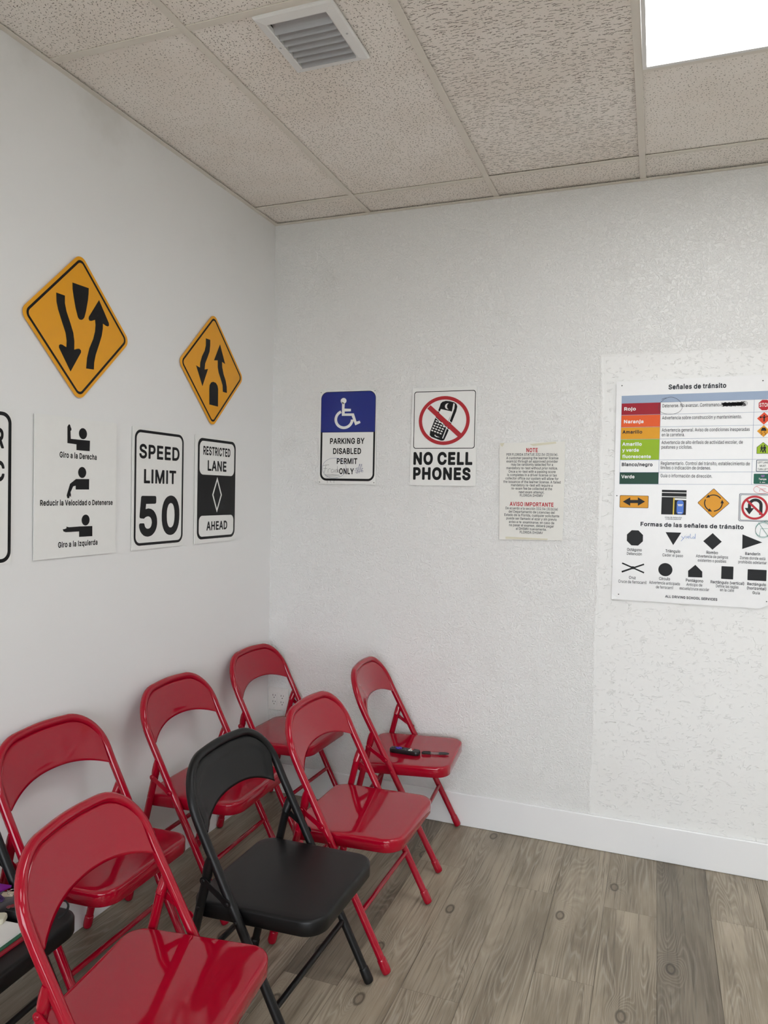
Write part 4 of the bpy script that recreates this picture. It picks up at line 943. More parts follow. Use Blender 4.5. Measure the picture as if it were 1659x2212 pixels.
    'BG': '563|215 -29 240 -33 270 -34 312 -31 354 -20 396 -1 425 19 450 43 471 73 491 115 502 157 505 199 505 259 500 271 495 277 486 282 474 283 282 283 270 280 261 271 256 259 256 199 259 187 264 180 271 175 282 172 378 172 384 169 374 139 360 118 344 103 318 89 294 82 270 80 240 83 216 90 198 100 179 115 163 133 149 157 139 187 133 217 130 253 133 289 138 319 148 349 162 374 180 395 198 409 216 418 240 426 264 429 294 427 326 415 350 397 371 367 384 337 396 325 408 322 480 323 492 329 498 337 500 355 486 403 462 446 443 469 420 490 396 507 348 530 318 537 264 543 210 537 186 530 156 518 114 492 74 451 47 409 32 373 18 319 14 283 15 217 26 157 35 127 48 98 76 55 114 17 137 1 161 -11 186 -21',
    'BH': '560|44 -22 56 -27 128 -27 141 -22 150 -10 152 2 152 200 158 205 362 204 365 200 365 2 368 -12 380 -24 392 -27 458 -27 470 -24 479 -16 484 2 484 506 482 518 474 530 458 536 392 536 380 533 370 524 365 506 365 320 362 316 356 316 158 316 152 320 152 506 147 524 134 534 122 536 56 536 44 531 38 525 35 518 33 506 33 2 35 -10',
    'BI': '228|44 -22 56 -27 128 -27 140 -22 146 -17 152 -4 152 512 146 526 140 531 128 536 56 536 43 530 38 524 33 512 33 2 35 -10',
    'BK': '510|44 -22 56 -27 128 -27 140 -22 147 -16 152 2 152 152 153 158 194 201 200 195 356 -22 368 -27 452 -27 464 -22 471 -16 476 -4 472 14 279 284 281 290 470 493 473 500 475 512 470 524 464 531 446 536 362 536 350 532 152 320 152 506 147 524 134 534 122 536 56 536 44 531 38 525 35 518 33 506 33 2 35 -10',
    'BL': '436|44 -22 62 -27 362 -27 374 -24 380 -19 388 -4 388 62 380 76 368 83 158 84 152 86 152 512 146 526 140 531 128 536 56 536 43 530 38 524 33 512 33 2 35 -10',
    'BM': '671|44 -22 56 -27 128 -26 140 -20 147 -10 149 2 149 254 152 263 264 -16 272 -23 284 -27 344 -27 358 -22 367 -10 476 268 477 2 479 -10 488 -22 500 -27 572 -27 584 -22 590 -16 595 2 595 506 593 518 585 530 572 536 476 536 464 533 454 524 314 163 174 524 164 533 152 536 56 536 43 530 35 518 33 506 33 2 35 -10',
    'BN': '566|44 -22 56 -27 128 -27 141 -22 150 -10 152 2 152 320 153 314 158 310 368 -19 374 -24 386 -27 464 -27 476 -24 485 -16 490 2 490 506 488 518 480 530 464 536 398 536 382 530 374 518 372 206 372 200 368 194 153 530 140 536 62 536 50 534 38 525 35 518 33 506 33 2 35 -10',
    'BO': '576|215 -29 240 -33 270 -34 294 -33 324 -28 372 -12 414 14 438 34 457 55 486 99 500 133 515 193 520 253 519 289 515 319 499 379 489 403 475 427 459 451 444 469 401 505 372 520 348 530 300 540 270 543 240 541 192 531 156 518 138 508 114 491 78 455 58 427 34 379 18 319 13 253 19 187 33 133 59 79 93 37 132 5 162 -12|234 84 202 97 180 114 164 133 149 157 140 181 133 217 130 253 133 295 139 325 150 353 166 379 182 397 198 410 240 426 264 429 288 427 312 421 336 409 354 394 368 379 383 355 394 325 401 289 403 253 401 217 395 187 384 157 371 133 348 110 318 90 294 83 264 80',
    'BP': '488|44 -22 56 -27 128 -27 140 -22 147 -16 152 2 152 158 272 161 314 170 344 183 374 203 394 224 415 254 426 284 434 320 436 350 434 380 426 410 415 440 395 470 374 491 344 511 308 526 278 532 236 536 56 536 44 531 38 524 33 506 33 2 35 -10|158 269 152 272 152 422 158 425 254 424 284 415 302 400 310 386 315 368 316 332 309 308 296 289 272 274 254 271',
    'BR': '492|44 -22 56 -27 128 -27 140 -22 147 -16 152 2 152 170 158 171 231 170 328 -10 338 -22 350 -27 428 -27 440 -24 452 -12 455 2 451 14 353 194 356 200 374 212 398 234 415 260 425 284 434 320 436 350 434 386 424 422 414 446 398 470 374 493 347 512 308 527 278 533 236 536 56 536 44 531 38 524 33 506 33 2 35 -10|158 282 152 284 152 422 158 425 254 424 284 416 296 409 306 398 317 368 317 338 310 314 296 297 272 286 254 283',
    'BS': '490|169 -31 220 -36 262 -34 304 -25 335 -13 364 3 393 29 407 47 424 77 433 107 434 161 427 191 420 209 407 227 378 257 358 271 322 289 220 319 178 334 160 344 146 359 142 377 145 389 150 401 160 412 178 423 190 427 226 432 250 429 268 424 286 415 304 395 313 365 318 359 328 353 406 351 418 357 424 364 428 377 425 407 415 437 400 463 381 485 358 504 328 522 298 533 262 541 220 543 190 541 160 535 130 524 100 508 76 490 52 462 38 437 28 407 25 371 30 335 44 299 68 269 100 245 136 228 286 180 304 169 316 155 319 137 316 125 310 112 298 99 280 87 262 81 226 76 190 80 166 88 154 96 139 113 128 149 124 155 112 163 34 164 18 155 14 149 11 137 16 101 27 71 45 41 64 19 88 0 118 -16 148 -27',
    'BT': '492|177 -22 190 -27 262 -27 274 -21 282 -10 284 2 284 422 292 425 418 425 429 428 436 433 441 440 444 452 444 512 439 524 430 533 418 536 34 536 16 531 7 518 5 452 8 440 16 430 28 425 160 425 166 422 166 2 168 -10',
    'BV': '523|189 -22 204 -27 282 -27 294 -22 303 -10 488 500 488 518 480 530 474 534 462 536 390 536 378 530 373 524 240 147 106 524 96 533 84 536 12 536 0 531 -6 524 -11 512 -9 500 179 -10',
    'BW': '729|140 -22 156 -27 234 -27 246 -22 252 -16 257 -4 342 308 348 293 432 -14 444 -25 456 -27 534 -27 546 -22 552 -16 557 -4 696 500 697 512 690 527 684 532 672 536 606 536 594 534 581 524 492 186 407 512 402 524 396 531 384 536 306 536 294 533 284 524 198 203 192 191 104 524 96 532 84 536 12 536 -1 530 -9 518 -10 500 128 -4 133 -16',
    'BY': '515|188 -22 204 -27 270 -27 284 -22 293 -10 295 2 295 200 477 494 482 506 480 518 474 528 468 533 456 536 384 536 372 534 364 530 355 518 240 328 234 325 108 530 90 536 12 536 0 531 -6 524 -11 512 -6 494 176 200 176 -4 180 -14',
    'Ba': '432|118 -31 158 -36 188 -33 224 -24 248 -12 272 -27 338 -27 350 -24 356 -19 363 -7 364 251 362 281 357 305 344 335 320 368 284 393 266 400 242 406 194 411 146 406 104 393 75 377 44 349 29 329 15 299 16 281 26 269 98 247 116 252 131 275 146 289 158 296 176 302 200 304 224 299 241 287 247 275 248 257 122 238 98 231 68 218 50 207 32 191 19 173 11 155 3 113 5 83 13 53 23 35 40 11 62 -8 86 -21|146 75 129 83 120 95 120 113 128 125 146 134 176 141 248 151 249 137 245 119 236 101 224 89 206 78 188 74 170 72',
    'Bc': '439|163 -30 204 -35 246 -32 270 -26 306 -11 324 1 354 29 375 60 389 96 387 114 375 126 312 143 300 144 288 139 282 133 267 102 252 87 234 78 204 74 174 80 162 87 148 102 134 126 128 150 123 186 129 234 135 252 149 276 161 288 174 296 204 303 234 299 254 288 265 276 282 245 288 240 300 235 372 252 381 258 388 270 387 288 372 322 354 348 336 366 318 380 288 395 264 404 234 410 174 409 138 400 102 382 78 364 52 336 34 306 19 270 10 228 7 186 11 144 18 108 36 66 54 38 72 18 101 -6 132 -21',
    'Bd': '467|151 -30 192 -35 222 -34 246 -28 282 -10 288 -10 294 -19 306 -26 372 -27 384 -24 396 -12 399 0 399 510 396 522 384 533 372 536 306 536 294 530 288 523 284 510 284 390 282 387 258 400 222 410 162 409 132 401 98 384 72 363 48 336 30 303 18 270 9 228 7 186 9 150 18 106 31 72 48 42 72 13 96 -6 126 -22|180 78 162 87 150 99 140 114 133 132 128 150 123 186 129 234 140 264 150 279 162 290 174 297 186 301 204 303 222 301 240 294 256 282 275 252 280 234 285 192 280 144 266 108 258 96 246 86 234 80 216 75 204 74',
    'Be': '447|166 -30 210 -35 240 -34 270 -28 294 -21 330 0 354 20 379 54 391 84 390 102 378 115 306 132 294 129 288 125 270 96 252 82 228 74 198 74 180 78 162 87 145 102 134 120 128 138 132 142 372 142 384 145 390 150 396 159 398 174 396 234 391 264 371 318 342 356 318 377 294 392 252 406 204 411 168 409 132 398 96 378 72 359 54 339 33 306 18 264 9 228 7 186 11 144 17 114 32 72 48 46 72 17 102 -6 138 -23|132 250 133 258 141 270 150 282 162 291 180 299 204 303 222 301 246 292 264 273 275 252 270 248 138 248',
    'Bf': '297|66 -22 80 -27 146 -27 158 -22 167 -10 169 2 169 296 176 300 236 301 248 309 255 326 255 380 248 397 242 402 230 406 176 406 170 408 170 428 173 440 182 445 200 446 230 441 242 446 249 452 268 512 270 524 266 535 260 542 248 548 224 554 188 557 170 556 140 549 110 535 86 516 73 500 63 482 56 458 54 410 50 406 -4 404 -13 398 -20 386 -21 326 -16 312 -10 305 2 300 50 300 54 296 54 2 56 -10',
    'Bg': '468|155 -173 204 -178 240 -176 270 -171 300 -161 330 -146 354 -127 372 -106 388 -77 396 -47 399 -11 399 379 396 391 384 403 372 406 306 405 294 398 288 389 282 387 250 403 222 410 198 411 162 409 132 400 96 383 71 361 46 331 32 307 20 277 9 229 7 193 10 145 16 115 30 79 49 49 70 25 96 6 126 -10 162 -20 192 -22 222 -21 246 -15 282 1 284 -5 282 -23 276 -41 264 -54 234 -67 192 -69 162 -62 144 -49 120 -22 113 -17 102 -14 89 -17 36 -47 29 -53 24 -65 28 -83 38 -101 65 -131 102 -156 126 -166|180 90 162 97 150 108 134 133 128 151 123 193 128 235 144 271 162 291 186 301 204 303 222 301 240 295 256 283 266 271 275 253 284 217 284 169 281 151 269 121 258 106 247 97 222 88 204 86',
    'Bh': '453|37 -22 49 -27 115 -27 129 -22 139 -10 141 2 143 248 151 271 163 286 187 299 205 302 229 299 241 295 258 278 266 260 269 230 269 2 274 -16 283 -24 295 -27 361 -27 373 -22 379 -16 384 -4 384 242 382 272 377 302 366 332 349 357 325 381 307 393 259 409 229 411 193 408 163 398 145 389 141 392 141 398 141 512 133 528 127 533 115 536 49 536 36 530 31 524 26 512 26 2 28 -10',
    'Bi': '210|37 -22 55 -27 121 -26 133 -19 141 -4 141 380 138 392 133 398 121 405 49 406 34 398 27 386 26 2 28 -10|55 422 79 416 103 418 127 431 146 452 152 470 151 501 139 524 133 531 115 543 85 551 67 548 41 536 24 518 14 488 17 464 22 452 31 440',
    'Bj': '210|-26 -165 -14 -170 28 -168 52 -164 76 -154 96 -141 113 -123 127 -99 133 -81 139 -57 141 -27 141 381 137 393 132 399 118 406 46 405 34 398 27 387 26 -27 22 -49 16 -57 -20 -62 -30 -69 -34 -75 -37 -87 -37 -147 -32 -159|71 417 100 417 118 424 136 439 151 465 153 483 151 501 142 519 130 534 118 542 100 549 76 550 64 548 46 540 29 525 16 501 14 483 16 465 25 447 34 436 46 426',
    'Bl': '214|39 -22 57 -27 123 -26 135 -19 143 -4 143 542 140 554 135 560 129 565 117 568 57 568 45 566 33 556 28 542 28 2 30 -10',
    'Bm': '653|37 -22 49 -27 115 -27 129 -22 139 -10 141 2 142 254 148 272 161 290 181 301 199 303 217 301 229 295 241 284 246 272 247 2 249 -10 258 -22 271 -27 337 -27 351 -22 360 -10 362 2 363 260 370 278 385 295 397 300 421 303 433 302 451 295 461 284 467 272 469 248 469 2 471 -10 480 -22 493 -27 559 -27 573 -22 582 -10 584 2 584 260 582 284 576 314 565 340 551 362 533 380 511 395 487 405 457 412 415 412 385 405 349 388 319 365 306 380 283 397 247 410 217 413 181 408 163 401 139 388 127 401 115 406 49 406 37 401 29 392 26 380 26 2 28 -10',
    'Bn': '453|37 -22 49 -27 115 -27 129 -22 139 -10 141 2 143 248 151 271 163 286 187 299 205 302 229 299 241 295 258 278 266 260 269 230 269 2 271 -10 281 -22 295 -27 361 -27 373 -22 379 -16 384 2 384 236 381 278 375 308 362 338 350 356 333 374 309 392 283 403 259 409 229 411 193 408 163 398 139 386 131 398 115 406 49 406 37 401 29 392 26 380 26 2 28 -10',
    'Bo': '458|163 -30 204 -35 246 -32 282 -22 314 -6 342 16 368 48 383 72 395 102 405 144 408 186 405 234 396 270 384 300 367 330 342 360 312 384 282 399 246 409 204 411 168 408 132 398 102 382 74 360 48 330 31 300 19 270 11 234 7 186 11 144 18 108 32 72 54 38 72 18 96 -2 132 -21|186 77 174 80 152 96 134 126 125 168 123 186 125 210 133 246 141 264 155 282 174 296 186 300 204 303 222 302 240 296 252 289 264 278 275 264 286 234 291 210 290 162 287 144 276 114 256 90 240 80 228 76 204 74',
    'Bq': '467|296 -165 312 -170 378 -169 390 -163 399 -147 398 387 390 399 384 403 372 406 306 405 295 399 288 389 282 386 261 399 222 410 192 411 156 408 126 399 102 386 72 363 48 335 30 303 17 267 9 225 7 189 9 153 16 111 30 74 50 39 70 15 92 -3 126 -22 162 -33 216 -34 246 -28 282 -10 284 -15 284 -147 288 -157|198 75 172 81 156 93 144 107 128 147 123 189 125 213 133 249 150 279 174 297 204 303 222 301 234 297 246 291 259 279 276 249 283 213 285 189 279 141 268 111 260 99 247 87 234 80 216 75',
    'Br': '302|37 -22 49 -27 115 -27 129 -22 139 -10 141 2 141 236 143 254 147 266 156 278 175 292 205 299 247 295 259 300 265 306 270 320 270 386 265 400 253 409 211 412 187 410 163 403 139 391 127 401 115 406 49 406 37 401 29 392 26 380 26 2 28 -10',
    'Bs': '408|131 -30 158 -34 212 -34 242 -28 272 -18 314 9 332 29 348 54 355 78 358 108 354 138 342 168 323 192 302 209 272 225 158 256 146 261 137 270 137 282 146 294 158 301 188 306 206 304 224 296 236 282 248 259 260 251 272 250 331 264 344 272 351 288 349 300 343 318 321 354 304 372 284 387 266 396 242 405 212 410 158 410 128 403 104 395 80 382 60 366 44 349 30 324 22 300 20 276 25 240 33 216 56 186 80 168 106 156 140 145 218 125 230 120 237 114 240 108 239 96 228 84 206 75 182 72 164 74 140 82 127 96 116 122 110 129 98 134 29 120 20 116 14 110 9 96 15 66 26 42 39 24 56 6 80 -12 104 -23',
    'Bt': '270|128 -26 164 -31 200 -29 228 -20 236 -12 240 -2 229 58 224 70 218 76 206 81 170 77 158 79 155 82 153 100 154 298 158 300 206 300 218 304 224 309 231 322 231 382 224 397 212 405 158 406 153 412 152 478 146 489 140 494 128 498 62 498 46 490 39 478 38 406 -4 404 -11 400 -19 388 -21 322 -15 310 -4 302 38 298 38 94 42 58 51 34 74 1 98 -15',
    'Bu': '453|141 -27 181 -32 211 -30 241 -21 271 -7 281 -21 295 -27 361 -27 373 -22 379 -15 384 3 384 381 379 395 367 404 355 406 295 406 283 403 273 393 269 381 268 135 260 111 246 93 223 80 205 77 181 80 165 87 149 105 143 123 141 381 137 393 127 403 109 406 49 406 37 401 30 393 26 381 26 141 27 105 34 75 46 45 61 22 79 3 103 -13 127 -24',
    'Bv': '432|148 -22 163 -27 229 -27 241 -22 248 -16 396 368 397 386 391 397 385 402 373 406 301 406 289 401 283 394 199 165 193 156 110 386 103 398 97 403 85 406 13 406 1 401 -7 392 -10 380 -8 368 138 -10',
    'By': '432|49 -167 91 -172 115 -170 145 -163 181 -141 197 -125 210 -107 230 -65 395 367 397 385 391 397 385 402 373 406 301 406 285 397 278 385 199 165 193 156 111 385 104 397 97 403 85 406 13 406 1 401 -7 391 -10 379 -7 367 133 1 121 -38 109 -56 97 -63 55 -60 44 -65 37 -74 21 -131 20 -143 25 -155 31 -161',
    'Bz': '423|26 -22 44 -27 338 -27 350 -25 361 -16 366 -4 366 56 362 70 351 80 338 83 188 83 180 86 358 320 360 332 360 380 357 392 350 400 343 404 332 406 50 406 38 404 26 394 21 380 21 320 26 308 32 301 50 296 194 296 197 290 20 62 15 50 15 -4 20 -16',
    'Bá': '432|118 -31 158 -36 188 -33 224 -24 248 -12 272 -27 338 -27 350 -24 356 -19 363 -7 364 251 362 281 355 311 337 347 317 371 279 395 260 402 231 407 304 521 305 533 302 541 296 549 284 555 206 556 194 551 185 539 136 437 137 419 146 407 104 393 80 380 62 367 44 349 29 329 15 299 16 281 26 269 98 247 116 252 131 275 146 289 158 296 176 302 200 304 224 299 241 287 247 275 248 257 122 238 98 231 68 218 50 207 32 191 19 173 11 155 3 113 5 83 13 53 23 35 40 11 62 -8 86 -21|146 75 129 83 120 95 120 113 128 125 146 134 176 141 248 151 249 137 245 119 236 101 224 89 206 78 188 74 170 72',
    'Bñ': '453|37 -22 49 -27 115 -27 129 -22 139 -10 141 2 143 248 151 271 163 286 187 299 205 302 229 299 241 295 258 278 266 260 269 230 269 2 271 -10 281 -22 295 -27 361 -27 373 -22 379 -16 384 2 384 236 381 278 375 308 362 338 350 356 333 374 309 392 283 403 259 409 229 411 193 408 163 398 139 386 131 398 115 406 49 406 37 401 29 392 26 380 26 2 28 -10|99 422 157 422 169 430 175 440 181 440 223 423 253 419 277 424 295 434 307 446 322 470 329 494 331 512 328 530 319 539 307 544 259 544 243 536 235 522 187 541 163 545 133 541 115 531 97 512 88 494 83 476 79 452 80 440 88 428',
    'K ': '188|',
    'KC': '579|226 -47 270 -50 324 -44 378 -27 408 -11 450 22 472 49 499 97 515 151 515 169 511 181 500 193 491 199 474 203 396 201 384 196 372 183 357 145 339 121 312 104 294 99 270 96 240 100 210 111 189 127 175 145 164 163 154 193 149 217 146 253 149 289 154 319 163 343 177 367 194 385 222 403 246 411 270 413 294 410 318 402 348 378 361 355 372 325 383 313 396 307 480 306 498 313 512 331 516 343 515 355 506 391 495 421 468 465 444 491 403 523 378 536 324 553 264 559 210 552 180 545 156 535 122 517 84 486 64 463 46 439 19 385 10 355 2 319 -2 289 -3 253 2 187 18 127 44 73 82 25 126 -11 156 -27 204 -43',
    'KE': '488|44 -40 62 -43 380 -43 398 -36 412 -22 418 -4 418 62 410 82 392 96 374 100 176 100 170 101 168 104 168 182 170 185 362 187 380 194 394 212 398 230 397 296 388 314 374 325 356 329 176 329 168 332 168 404 170 408 374 409 392 414 403 422 411 434 415 446 415 512 410 530 404 538 392 547 374 552 56 552 38 546 23 530 18 518 17 506 17 -4 20 -16 26 -26',
    'KH': '586|44 -40 62 -43 134 -42 151 -34 162 -22 168 -4 168 182 170 189 347 188 349 182 349 -4 356 -23 374 -39 392 -43 464 -42 476 -39 490 -28 497 -16 500 2 500 506 499 518 495 530 482 544 470 550 458 552 386 552 368 545 356 532 349 512 349 338 344 332 170 332 168 338 168 512 165 524 158 536 146 547 134 551 62 552 44 549 26 535 20 524 17 506 17 -4 20 -16 26 -26',
    'KL': '462|44 -40 62 -43 368 -42 380 -39 392 -30 401 -16 404 -4 403 68 393 86 380 96 362 100 176 100 170 101 168 104 168 512 165 524 158 537 146 547 134 551 50 551 32 542 23 530 18 518 17 -4 20 -16 26 -26',
    'KN': '592|44 -40 62 -43 134 -42 152 -33 165 -16 168 2 168 254 170 260 350 -22 361 -34 374 -41 386 -43 464 -43 482 -39 496 -28 503 -16 506 2 506 506 505 518 501 530 488 544 476 550 464 552 392 551 372 542 359 524 356 506 356 248 350 252 174 530 164 542 152 549 140 552 56 552 38 546 26 535 20 524 17 506 17 -4 20 -16 26 -26',
    'KO': '602|225 -47 270 -50 300 -48 330 -43 384 -25 408 -11 432 7 452 25 473 49 503 97 524 157 535 217 535 289 523 355 504 409 474 458 449 487 402 523 354 545 300 556 270 559 240 557 180 545 132 523 99 499 64 463 46 439 30 409 19 385 10 355 -2 289 -2 217 9 157 20 121 48 67 82 25 126 -11 156 -27 204 -43|258 97 228 103 210 111 192 124 175 145 164 163 155 187 149 217 146 253 149 289 154 319 163 343 177 367 192 385 210 398 246 411 270 412 306 406 324 398 342 384 357 367 367 349 379 319 385 289 387 253 385 217 378 187 369 163 355 139 329 115 307 103 288 98',
    'KP': '514|44 -40 62 -43 134 -42 151 -34 162 -22 168 -4 168 140 170 142 278 145 320 155 354 170 381 188 410 218 428 245 441 278 450 314 452 350 450 380 441 416 428 450 410 477 386 502 354 524 314 541 278 549 236 552 56 552 38 546 23 530 18 518 17 506 17 -4 20 -16 26 -26|170 286 168 290 168 404 170 408 254 408 278 400 290 389 295 380 300 362 300 338 295 314 284 299 266 289 248 286',
    'KS': '516|179 -49 226 -52 268 -49 310 -40 340 -28 370 -13 400 12 422 41 439 71 449 107 451 137 450 167 442 197 427 227 413 245 389 269 364 286 328 304 226 334 184 349 168 359 160 368 160 385 172 401 196 412 226 416 262 409 280 399 289 389 296 365 302 353 315 341 328 336 412 336 430 346 440 359 444 377 440 413 430 443 408 479 385 503 364 520 340 534 304 548 268 556 226 559 184 556 148 548 118 536 94 523 64 501 40 473 23 443 12 407 9 371 15 329 29 293 57 257 89 233 130 213 274 167 292 157 300 149 302 137 299 125 282 107 256 96 220 92 184 98 172 103 160 112 151 125 145 149 140 161 130 171 118 178 106 180 34 180 16 174 2 161 -3 149 -5 137 0 101 12 65 34 29 52 8 76 -11 106 -28 142 -42',
}

# measured outlines and captions, metres on the wall
BOARD_TEXT = [('Giro a la Derecha', -1.3962, -1.2298, 1.6037, 0.0191), ('Reducir la Velocidad o Detenerse', -1.4741, -1.1491, 1.4487, 0.0181), ('Giro a la Izquierda', -1.3995, -1.2219, 1.3122, 0.0187)]
BOARD_POLY = [[(-1.3642, 1.7055), (-1.3596, 1.712), (-1.3562, 1.7144), (-1.3522, 1.7117), (-1.3507, 1.7067), (-1.3466, 1.7005), (-1.3465, 1.6959), (-1.3506, 1.6924), (-1.3489, 1.667), (-1.2623, 1.6673), (-1.2633, 1.6318), (-1.3237, 1.6317), (-1.3239, 1.6508), (-1.3636, 1.6521)], [(-1.3246, 1.536), (-1.2642, 1.5375), (-1.2645, 1.502), (-1.3255, 1.5013), (-1.3257, 1.5142), (-1.3367, 1.5114), (-1.3481, 1.4918), (-1.346, 1.4841), (-1.3465, 1.4753), (-1.3514, 1.4804), (-1.3533, 1.4727), (-1.3614, 1.4722), (-1.3649, 1.4814), (-1.3505, 1.5199)], [(-1.3072, 1.3782), (-1.2474, 1.3777), (-1.2469, 1.3429), (-1.3082, 1.3432), (-1.3084, 1.3615), (-1.3669, 1.3614), (-1.3769, 1.3644), (-1.3804, 1.3716), (-1.3703, 1.3723), (-1.3637, 1.3751), (-1.3657, 1.3798), (-1.3535, 1.3773)]]
BOARD_HEAD = [(-1.2949, 1.6884), (-1.2968, 1.5587), (-1.279, 1.3989)]
D1 = [[(-1.3483, 2.1759), (-1.275, 2.1769), (-1.2755, 2.1585), (-1.278, 2.137), (-1.2861, 2.0986), (-1.2929, 2.0763), (-1.2999, 2.0674), (-1.3083, 2.0634), (-1.3174, 2.0639), (-1.323, 2.0693), (-1.3337, 2.0974), (-1.3423, 2.1309), (-1.3474, 2.1549)], [(-1.4165, 2.1256), (-1.3799, 2.1252), (-1.3796, 2.1013), (-1.372, 2.0756), (-1.3548, 2.0417), (-1.3422, 2.014), (-1.3371, 1.987), (-1.3375, 1.9599), (-1.3231, 1.9657), (-1.3147, 1.9673), (-1.3077, 1.9635), (-1.3069, 1.9569), (-1.3529, 1.8858), (-1.4029, 1.9539), (-1.403, 1.9613), (-1.3978, 1.9658), (-1.3886, 1.9661), (-1.372, 1.9614), (-1.3709, 1.9827), (-1.3759, 2.0069), (-1.3914, 2.0385), (-1.4082, 2.0744), (-1.4149, 2.0974)], [(-1.2836, 1.9075), (-1.2474, 1.9098), (-1.2462, 1.9338), (-1.2392, 1.9616), (-1.2227, 2.0019), (-1.2118, 2.0308), (-1.2069, 2.056), (-1.2064, 2.0738), (-1.1911, 2.0696), (-1.1819, 2.0695), (-1.1766, 2.0745), (-1.1775, 2.0824), (-1.2263, 2.1501), (-1.2737, 2.0817), (-1.2743, 2.0743), (-1.2699, 2.0695), (-1.2605, 2.0712), (-1.2445, 2.0785), (-1.2421, 2.0616), (-1.244, 2.04), (-1.2524, 2.0119), (-1.2701, 1.9769), (-1.2798, 1.9437)]]
D2 = [[(-0.5946, 2.1491), (-0.5623, 2.1491), (-0.5618, 2.1259), (-0.5657, 2.0986), (-0.5812, 2.0693), (-0.5966, 2.0435), (-0.6005, 2.0165), (-0.5755, 2.0233), (-0.6146, 1.9441), (-0.662, 2.0244), (-0.6343, 2.0188), (-0.6326, 2.0405), (-0.6209, 2.0687), (-0.6024, 2.095), (-0.5939, 2.1197)], [(-0.4873, 2.1453), (-0.4447, 2.0663), (-0.4696, 2.0716), (-0.4677, 2.0487), (-0.4559, 2.0198), (-0.4391, 1.9949), (-0.4296, 1.9686), (-0.4276, 1.9412), (-0.4601, 1.9423), (-0.4633, 1.9707), (-0.4786, 1.9957), (-0.4951, 2.0203), (-0.5029, 2.0428), (-0.5036, 2.0724), (-0.5322, 2.0674)], [(-0.5626, 1.8743), (-0.4962, 1.8728), (-0.4969, 1.9488), (-0.5021, 1.963), (-0.5155, 1.9732), (-0.5358, 1.9749), (-0.5521, 1.9691), (-0.5623, 1.9563), (-0.5642, 1.9394)]]
NOTE_TEXT = [('NOTE', 1.2681, 1.318, 1.7023, 0.0188, 1), ('PER FLORIDA STATUE 332.56 (3)(b)(e).', 1.181, 1.4057, 1.6869, 0.0116, 0), ('A customer passing the learner license', 1.1807, 1.4071, 1.6715, 0.0116, 0), ('exam(s) through an approved provider', 1.1817, 1.4054, 1.6569, 0.0116, 0), ('may be randomly selected for a', 1.2031, 1.385, 1.6428, 0.0116, 0), ('mandatory re-test without prior notice.', 1.1824, 1.4055, 1.6274, 0.0116, 0), ('Once a re-test with a passing score', 1.1922, 1.3965, 1.612, 0.0116, 0), ('is completes in a driver license or tax', 1.1863, 1.4026, 1.597, 0.0116, 0), ('collector office our system will allow for', 1.1788, 1.41, 1.582, 0.0116, 0), ('the issuance of the learner license. A failed', 1.1702, 1.419, 1.5668, 0.0116, 0), ('mandatory re-test will require a', 1.2044, 1.3855, 1.5522, 0.0116, 0), ('re-exam fee be collected at the', 1.2064, 1.3838, 1.5375, 0.0116, 0), ('next exam attempt.', 1.2401, 1.3503, 1.522, 0.0115, 0), ('FLORIDA DHSMV', 1.2449, 1.3457, 1.5074, 0.0115, 0), ('AVISO IMPORTANTE', 1.201, 1.3916, 1.4651, 0.0183, 1), ('De acuerdo a la sección 332.56 (3)(b)(e)', 1.1828, 1.41, 1.4498, 0.0116, 0), ('del Departamento de Licencias del', 1.1966, 1.3971, 1.4348, 0.0116, 0), ('Estado de la Florida, cualquier solicitante', 1.1779, 1.4171, 1.42, 0.0116, 0), ('puede ser llamado al azar y sin previo', 1.1877, 1.4068, 1.405, 0.0116, 0), ('aviso a re-examinarse; en caso de', 1.1993, 1.3965, 1.3895, 0.0116, 0), ('no pasar el examen, deberá pagar', 1.2003, 1.3954, 1.3752, 0.0116, 0), ('al DHSMV nuevamente.', 1.2308, 1.3645, 1.3601, 0.0116, 0), ('FLORIDA DHSMV', 1.2485, 1.3487, 1.3449, 0.0116, 0)]
NOTE_TAPE = [[(1.1508, 1.742), (1.171, 1.7441), (1.1625, 1.727), (1.1545, 1.7308)], [(1.2821, 1.738), (1.3945, 1.7483), (1.3969, 1.7396), (1.2977, 1.7291)], [(1.1857, 1.3281), (1.3708, 1.3261), (1.3688, 1.3206), (1.1859, 1.3175)]]
